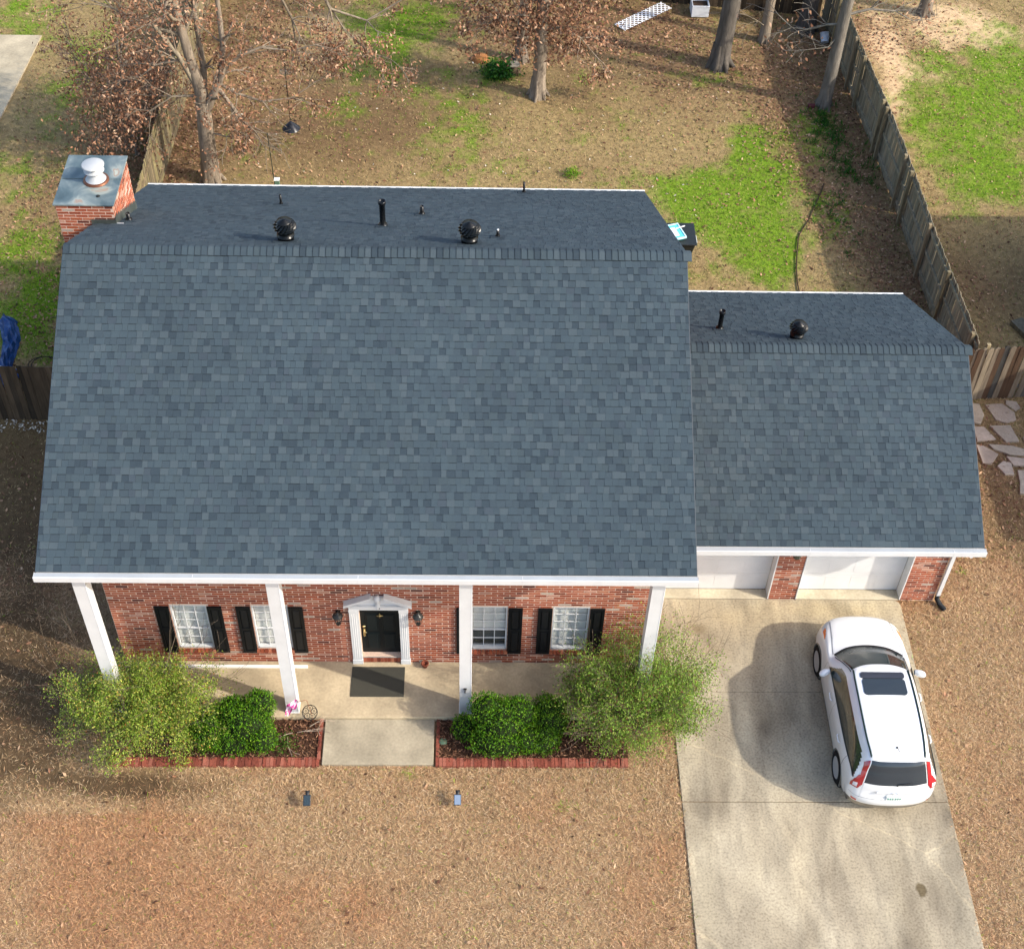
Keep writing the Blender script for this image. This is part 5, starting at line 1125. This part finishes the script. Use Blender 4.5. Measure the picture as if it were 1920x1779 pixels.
for (b, d) in (((-3.75, -1.74, .06), (1, .2, .25)), ((-3.6, -1.7, .06), (1, -.25, .2)), ((-3.95, -1.85, .06), (.2, -.9, .2)), ((-3.85, -1.75, .06), (-.6, -.3, .3)), ((-3.5, -1.6, .07), (.8, .3, .3))): grow(g, b, d, .5, .012, 1, tp, c255(196, 176, 156, .62), 0, .05, 4, (2, 3), .7, .004)
tag(g.build('dry_branch', M_bark), 'bleached dry branch lying in the bed beside the walk', 'branch')
g = MB()
for _ in range(26): a = random.uniform(0, 6.28); r_ = random.uniform(0, .22); g.tube([(-4.05+r_*math.cos(a)*.3, -2.0+r_*math.sin(a)*.3, .02), (-4.05+r_*math.cos(a), -2.0+r_*math.sin(a), .16)], .003, 3, (.06, .05, .03))
wd = thing('small_shrub', 'small sprawling green seedling at the foot of the bright boxwood', 'shrub', (-4.0, -2.05, 0)); g.build('stems', M_bark, wd)
P = np.stack([rng.normal(-4.0, .15, 420), rng.normal(-2.03, .15, 420), rng.uniform(.03, .26, 420)], 1); o = quads('foliage', leaf_quads(P, rng.uniform(.03, .055, 420), rng.uniform(.018, .028, 420)), pick([c255(96, 150, 30, .55)+(1,), c255(70, 116, 24, .52)+(1,)], 420), M_leaf, wd); o['kind'] = 'stuff'
# dark bin beside the left wall, glimpsed behind the first column
b_ = thing('storage_bin', 'dark bin with a blue-grey lid beside the left house wall', 'bin', (-8.0, 1.2, 0)); g = MB(); g.add([(-8.02,1.3,0),(-7.74,1.3,0),(-7.74,1.62,0),(-8.02,1.62,0),(-8.05,1.27,.72),(-7.71,1.27,.72),(-7.71,1.65,.72),(-8.05,1.65,.72)], [(0,3,2,1),(4,5,6,7),(0,1,5,4),(1,2,6,5),(2,3,7,6),(3,0,4,7)], (.012, .016, .018)); g.build('bin_body', M_plastic, b_, .02)
MB().box(-8.06, -7.70, 1.26, 1.66, .725, .76, (.04, .045, .06)).build('bin_lid', M_rubber, b_, .015)
# ---- back yard
gl = thing('trash_can', 'black cart behind the house corner with a turquoise tote on it', 'bin', (5.55, 13.75, 0)); blk_ = (.014, .018, .018)
g = MB(); g.add([(5.25,13.45,.08),(5.85,13.45,.08),(5.85,14.05,.08),(5.25,14.05,.08),(5.12,13.3,1.0),(6.0,13.3,1.0),(6.0,14.2,1.0),(5.12,14.2,1.0)], [(0,3,2,1),(4,5,6,7),(0,1,5,4),(1,2,6,5),(2,3,7,6),(3,0,4,7)], blk_); g.build('cart_body', M_plastic, gl, .05)
MB().box(5.08, 6.03, 13.26, 14.24, 1.002, 1.05, blk_).build('cart_lid', M_plastic, gl, .03)
g = MB(); g.lathe([(.12, -.04), (.12, .04), (0, .04)], (5.3, 13.4, .12), 14, blk_, Matrix.Rotation(R(90), 3, 'Y')); g.lathe([(.12, -.04), (.12, .04), (0, .04)], (5.8, 13.4, .12), 14, blk_, Matrix.Rotation(R(90), 3, 'Y')); g.build('cart_wheels', M_rubber, gl)
MB().box(5.98, 6.06, 13.5, 13.8, .82, .95, (.7, .72, .66)).build('white_tag', M_plastic, gl)
to = thing('plastic_tote', 'turquoise and white plastic tote lying on the black cart', 'tote', (5.42, 13.72, 1.055)); Mt = Matrix.Translation((5.42, 13.72, 0))@Matrix.Rotation(R(18), 4, 'Z')
MB().box(-.22, .22, -.30, .30, 1.054, 1.13, (.10, .55, .62), Mt).build('tote_body', M_plastic, to, .02)
MB().box(-.15, .08, -.20, .18, 1.1305, 1.145, (.75, .82, .82), Mt).build('tote_label', M_plastic, to, .01)
g = MB(); rimc = (.55, .8, .82)
for q_ in ((-.24, .24, -.32, -.29), (-.24, .24, .29, .32), (-.24, -.21, -.29, .29), (.21, .24, -.29, .29)): g.box(q_[0], q_[1], q_[2], q_[3], 1.10, 1.15, rimc, Mt)
g.build('tote_rim', M_plastic, to); g = MB(); g.tube([tuple(Mt@Vector((.08, .1, 1.15))), tuple(Mt@Vector((.36, .12, 1.17)))], .018, 6, (.75, .75, .75)); g.build('tote_handle', M_plastic, to)
# hanging feeder with black cone baffle
fd = thing('hanging_feeder', 'clear bird feeder above a black cone baffle hanging from a limb', 'bird feeder', (-5.85, 18.1, 0)); fx, fy = -5.60, 18.2
g = MB(); g.tube([(fx, fy, 4.05), (fx, fy, 1.55)], .012, 5, (.02, .02, .02)); g.build('hanger_rod', M_blackmet, fd)
g = MB(); g.lathe([(.27, 1.27), (.26, 1.285), (.03, 1.50), (.0, 1.52)], (fx, fy, 0), 18, (.02, .022, .028)); g.lathe([(.265, 1.268), (0, 1.45)], (fx, fy, 0), 18, (.01, .01, .012)); g.build('cone_baffle', M_blackmet, fd)
g = MB(); g.lathe([(.0, 3.12), (.17, 3.13), (.19, 3.18), (.15, 3.22), (.07, 3.25), (.07, 3.45), (.1, 3.47), (0, 3.52)], (fx, fy, 0), 14, (.5, .52, .52)); g.build('feeder_tray', M_glass, fd)
g = MB()
for dx in (-.12, 0, .12): g.tube([(fx+dx*.3, fy, 4.05), (fx+dx, fy, 3.2)], .004, 3, (.25, .22, .2))
g.build('feeder_wires', M_metal, fd)
pl2 = thing('garden_pole', 'thin dark pole with a small green and white box behind the eave', 'pole', (-6.0, 16.6, 0))
g = MB(); g.tube([(-6.0, 16.6, -.05), (-6.05, 16.6, 2.2)], .014, 6, (.03, .04, .03)); g.build('pole', M_blackmet, pl2)
g = MB(); g.box(-6.0, -5.86, 16.52, 16.64, .42, .60, (.10, .18, .12)); g.build('pole_box', M_plastic, pl2, .01); MB().box(-6.01, -5.85, 16.51, 16.65, .602, .63, (.75, .78, .74)).build('box_lid', M_plastic, pl2)
# lattice panel
lt = thing('lattice_panel', 'white plastic lattice panel lying on the leaves at the back', 'lattice', (5.5, 27.05, .03)); g = MB()
a0, b0, d0 = Vector((4.62, 26.45, .03)), Vector((1.72, 1.5, 0)), Vector((.38, -.26, 0)); ul = b0.normalized(); L_ = b0.length; vl = Vector((ul.y, -ul.x, 0)); Wd = .52
k = -Wd
while k < L_:
    for sg in (0, 1):
        s0, s1 = max(0, k), min(L_, k+Wd)
        t0, t1 = (s0-k)/Wd*Wd, (s1-k)/Wd*Wd
        if s1-s0 > .05:
            pA = a0+ul*s0+vl*(t0 if sg == 0 else Wd-t0)+Vector((0, 0, .01*sg)); pB = a0+ul*s1+vl*(t1 if sg == 0 else Wd-t1)+Vector((0, 0, .01*sg)); dd = (pB-pA).normalized(); pe = Vector((-dd.y, dd.x, 0))*.022
            g.add([pA-pe, pA+pe, pB+pe, pB-pe, pA-pe+Vector((0, 0, .01)), pA+pe+Vector((0, 0, .01)), pB+pe+Vector((0, 0, .01)), pB-pe+Vector((0, 0, .01))], [(0, 1, 2, 3), (7, 6, 5, 4), (0, 4, 5, 1), (1, 5, 6, 2), (2, 6, 7, 3), (3, 7, 4, 0)], (.8, .8, .8))
    k += .19
g.build('lattice_slats', M_white, lt)['kind'] = 'stuff'
g = MB(); g.tube([a0, a0+vl*Wd], .02, 4, (.8, .8, .8)); g.build('lattice_edge', M_white, lt)
# planter crate, bucket, stump, brick, rock
pb = thing('planter_crate', 'white plastic crate with soil at the top of the yard', 'crate', (7.6, 27.3, 0)); g = MB()
for q_ in ((7.32, 7.92, 27.05, 27.08), (7.32, 7.92, 27.62, 27.65), (7.32, 7.35, 27.08, 27.62), (7.89, 7.92, 27.08, 27.62)): g.box(*q_, 0, .42, (.66, .68, .70))
g.build('crate_sides', M_plastic, pb, .01); MB().box(7.35, 7.89, 27.08, 27.62, .02, .30, c255(96, 78, 66, .5)).build('crate_soil', M_ground, pb)
g = MB(); Mq = Matrix.Rotation(R(-50), 3, 'X'); g.lathe([(.13, -.16), (.16, .16), (.17, .16), (.15, .15), (0, .12)], (11.72, 25.55, .18), 14, (.55, .60, .66), Mq); tag(g.build('pale_bucket', M_plastic), 'pale blue-white bucket tipped against the dark corner trunk', 'bucket')
sp_ = thing('tree_stump', 'cut grey stump beside the ivy near the slender oak', 'stump', (1.1, 23.45, 0)); g = MB(); g.lathe([(.26, -.03), (.22, .12), (.20, .28)], (1.1, 23.45, 0), 14, c255(120, 104, 84, .52)); g.build('stump_bark', M_bark, sp_); g = MB(); g.lathe([(.20, .281), (.12, .285), (0, .287)], (1.1, 23.45, 0), 14, c255(168, 158, 140, .58)); g.build('stump_top', M_wood, sp_)
iv = thing('ivy_plant', 'bright ivy clump growing against the cut stump', 'plant', (.62, 23.3, 0)); P = np.stack([rng.normal(.62, .24, 900), rng.normal(23.3, .24, 900), rng.uniform(.02, .4, 900)], 1); o = quads('foliage', leaf_quads(P, rng.uniform(.06, .12, 900), rng.uniform(.04, .08, 900)), pick([c255(58, 130, 28, .5)+(2,), c255(90, 156, 50, .52)+(1,), c255(40, 96, 24, .46)+(1,)], 900), M_leaf, iv); o['kind'] = 'stuff'
g = MB(); g.tube([(.62, 23.3, -.02), (.7, 23.35, .2)], .012, 4, (.06, .05, .03)); g.build('stems', M_bark, iv)
P = np.stack([rng.normal(2.81, .12, 260), rng.normal(17.85, .12, 260), rng.uniform(.0, .12, 260)], 1); gt = thing('grass_tuft', 'single green grass tuft behind the rear eave', 'plant', (2.81, 17.85, 0)); quads('foliage', leaf_quads(P, rng.uniform(.08, .16, 260), rng.uniform(.015, .025, 260), 1.3), pick(GRN, 260), M_leaf, gt)['kind'] = 'stuff'
tag(MB().box(10.58, 10.80, 21.58, 21.72, -.03, .10, c255(128, 66, 72, .4), Matrix.Identity(4)).build('red_block', M_brick, None, .01), 'dark red block at the foot of the pale leaning trunk', 'block')
g = MB(); g.lathe([(.30, -.04), (.27, .06), (.16, .13), (0, .15)], (.0, 24.2, 0), 10, c255(190, 132, 84, .56)); tag(g.build('clay_mound', M_ground), 'small orange clay mound left of the ivy', 'mound')
e_ = MB(); epts = [(10.45, 17.6), (10.31, 17.2), (10.0, 16.5), (9.68, 15.74), (9.42, 15.3), (9.28, 14.98), (9.12, 14.2), (9.0, 13.5), (8.95, 12.9), (8.94, 11.8)]; e_.tube([(a_, b__, .0) for a_, b__ in epts], .02, 5, c255(92, 74, 56, .5)); tag(e_.build('lawn_edging', M_rubber), 'curved dark lawn edging strip between grass and leaf bed', 'edging')
# blue tarp roll and white pipe by the left fence
tb = thing('blue_tarp', 'crumpled dark blue tarp lying behind the brown fence', 'tarp', (-12.3, 9.4, 0)); random.seed(31)
nx_, ny_ = 9, 22; vs = []
for j in range(ny_):
    t_ = j/(ny_-1); cxx = -12.62+.62*t_+.1*math.sin(t_*6); cyy = 10.9-2.5*t_
    for i in range(nx_):
        s_ = i/(nx_-1)-.5; vs.append((cxx+s_*(.5-.2*t_)+random.gauss(0, .015), cyy+.12*s_+random.gauss(0, .015), max(.01, .34*max(0, 1-abs(s_)*2)**.8*(1-.35*t_)+.05*math.sin(i*2.1+j*.9)+random.gauss(0, .012)) if abs(s_) < .5 else .0))
g = MB(); g.add(vs, [(j*nx_+i, (j+1)*nx_+i, (j+1)*nx_+i+1, j*nx_+i+1) for j in range(ny_-1) for i in range(nx_-1)], (.006, .045, .16), False); g.build('tarp_sheet', M_plastic, tb)
g = MB(); g.tube([(-11.95, 8.9, .12), (-11.6, 8.72, .08), (-11.4, 8.75, .04)], [.10, .07, .03], 6, (.02, .10, .36)); g.build('tarp_end', M_plastic, tb)
g = MB(); g.tube([(-13.4, 8.62, .5), (-12.2, 8.66, .52), (-12.08, 8.66, .49), (-12.06, 8.64, .38)], .05, 8, (.8, .8, .8)); g.tube([(-12.9, 8.63, .46), (-12.9, 8.63, -.05)], .04, 6, (.7, .7, .7)); tag(g.build('white_pipe', M_plastic), 'white bent plastic pipe next to the blue tarp', 'pipe')
g = MB(); g.tube([(-11.3+.45*math.cos(a_)*(1-a_*.03), 9.3+.3*math.sin(a_), .02) for a_ in np.linspace(0, 11, 40)], .012, 4, (.02, .02, .02)); tag(g.build('garden_hose', M_rubber), 'loose coil of black hose beside the blue tarp', 'hose')
# timbers beyond the right fence
for (x0, y0, x1, y1, w_, h_, c, lab) in ((12.95, 10.2, 13.0, 9.35, .28, .20, c255(150, 126, 92, .55), 'tan timber block against the outer side of the right fence'), (13.1, 9.4, 13.25, 8.7, .26, .14, c255(128, 100, 76, .52), 'brown timber end tucked behind the weathered fence'), (13.5, 9.5, 13.9, 8.75, .30, .10, c255(116, 122, 104, .52), 'grey-green plank lying behind the weathered fence'), (14.75, 11.4, 15.1, 10.6, .38, .12, c255(128, 122, 104, .52), 'mossy plank lying out in the shaded side yard')):
    a_ = math.atan2(y1-y0, x1-x0); L_ = math.hypot(x1-x0, y1-y0); tag(MB().box(0, L_, -w_/2, w_/2, -.02, h_, c, Matrix.Translation((x0, y0, 0))@Matrix.Rotation(a_, 4, 'Z')).build('timber_plank', M_wood, None, .012), lab, 'plank', 'timbers in the side yard')
# dry vine tangle by the right fence
g = MB(); tp = []; random.seed(61)
for _ in range(60): grow(g, (11.3+random.gauss(0, .45), 13.6+random.gauss(0, 1.0), 0), (random.gauss(0, .6), random.gauss(0, .6), 1), random.uniform(.4, .9), .008, 1, tp, c255(150, 124, 98, .56), 0, .08, 4, (2, 3), .7, .003)
tag(g.build('dry_brush', M_bark), 'tangle of dry leafless brush along the right fence', 'brush', kind='stuff')
# house next door on the right, whose shade lies over the side yard
nh = thing('neighbor_house', 'brick house next door beyond the right edge', 'house', (23, 8, 0)); g = MB(); g.box(17.8, 29, 2.4, 13.9, -.03, 3.0, c255(150, 90, 70, .6)); g.build('wall', M_brick, nh)
g = MB(); v = [(17.2, 1.9, 3.35), (29.6, 1.9, 3.35), (29.6, 14.35, 3.35), (17.2, 14.35, 3.35), (23.4, 5.5, 5.6), (23.4, 10.8, 5.6)]; g.add(v+[(a_, b__, c_-.15) for a_, b__, c_ in v[:4]], [(0, 1, 4), (1, 2, 5, 4), (2, 3, 5), (3, 0, 4, 5), (9, 8, 7, 6), (0, 6, 7, 1), (1, 7, 8, 2), (2, 8, 9, 3), (3, 9, 6, 0)], (.07, .07, .075)); g.build('roof', M_shingle, nh)
print('leaves', n1, n2, 'bricks', NBRICK, 'shingles', NSH)
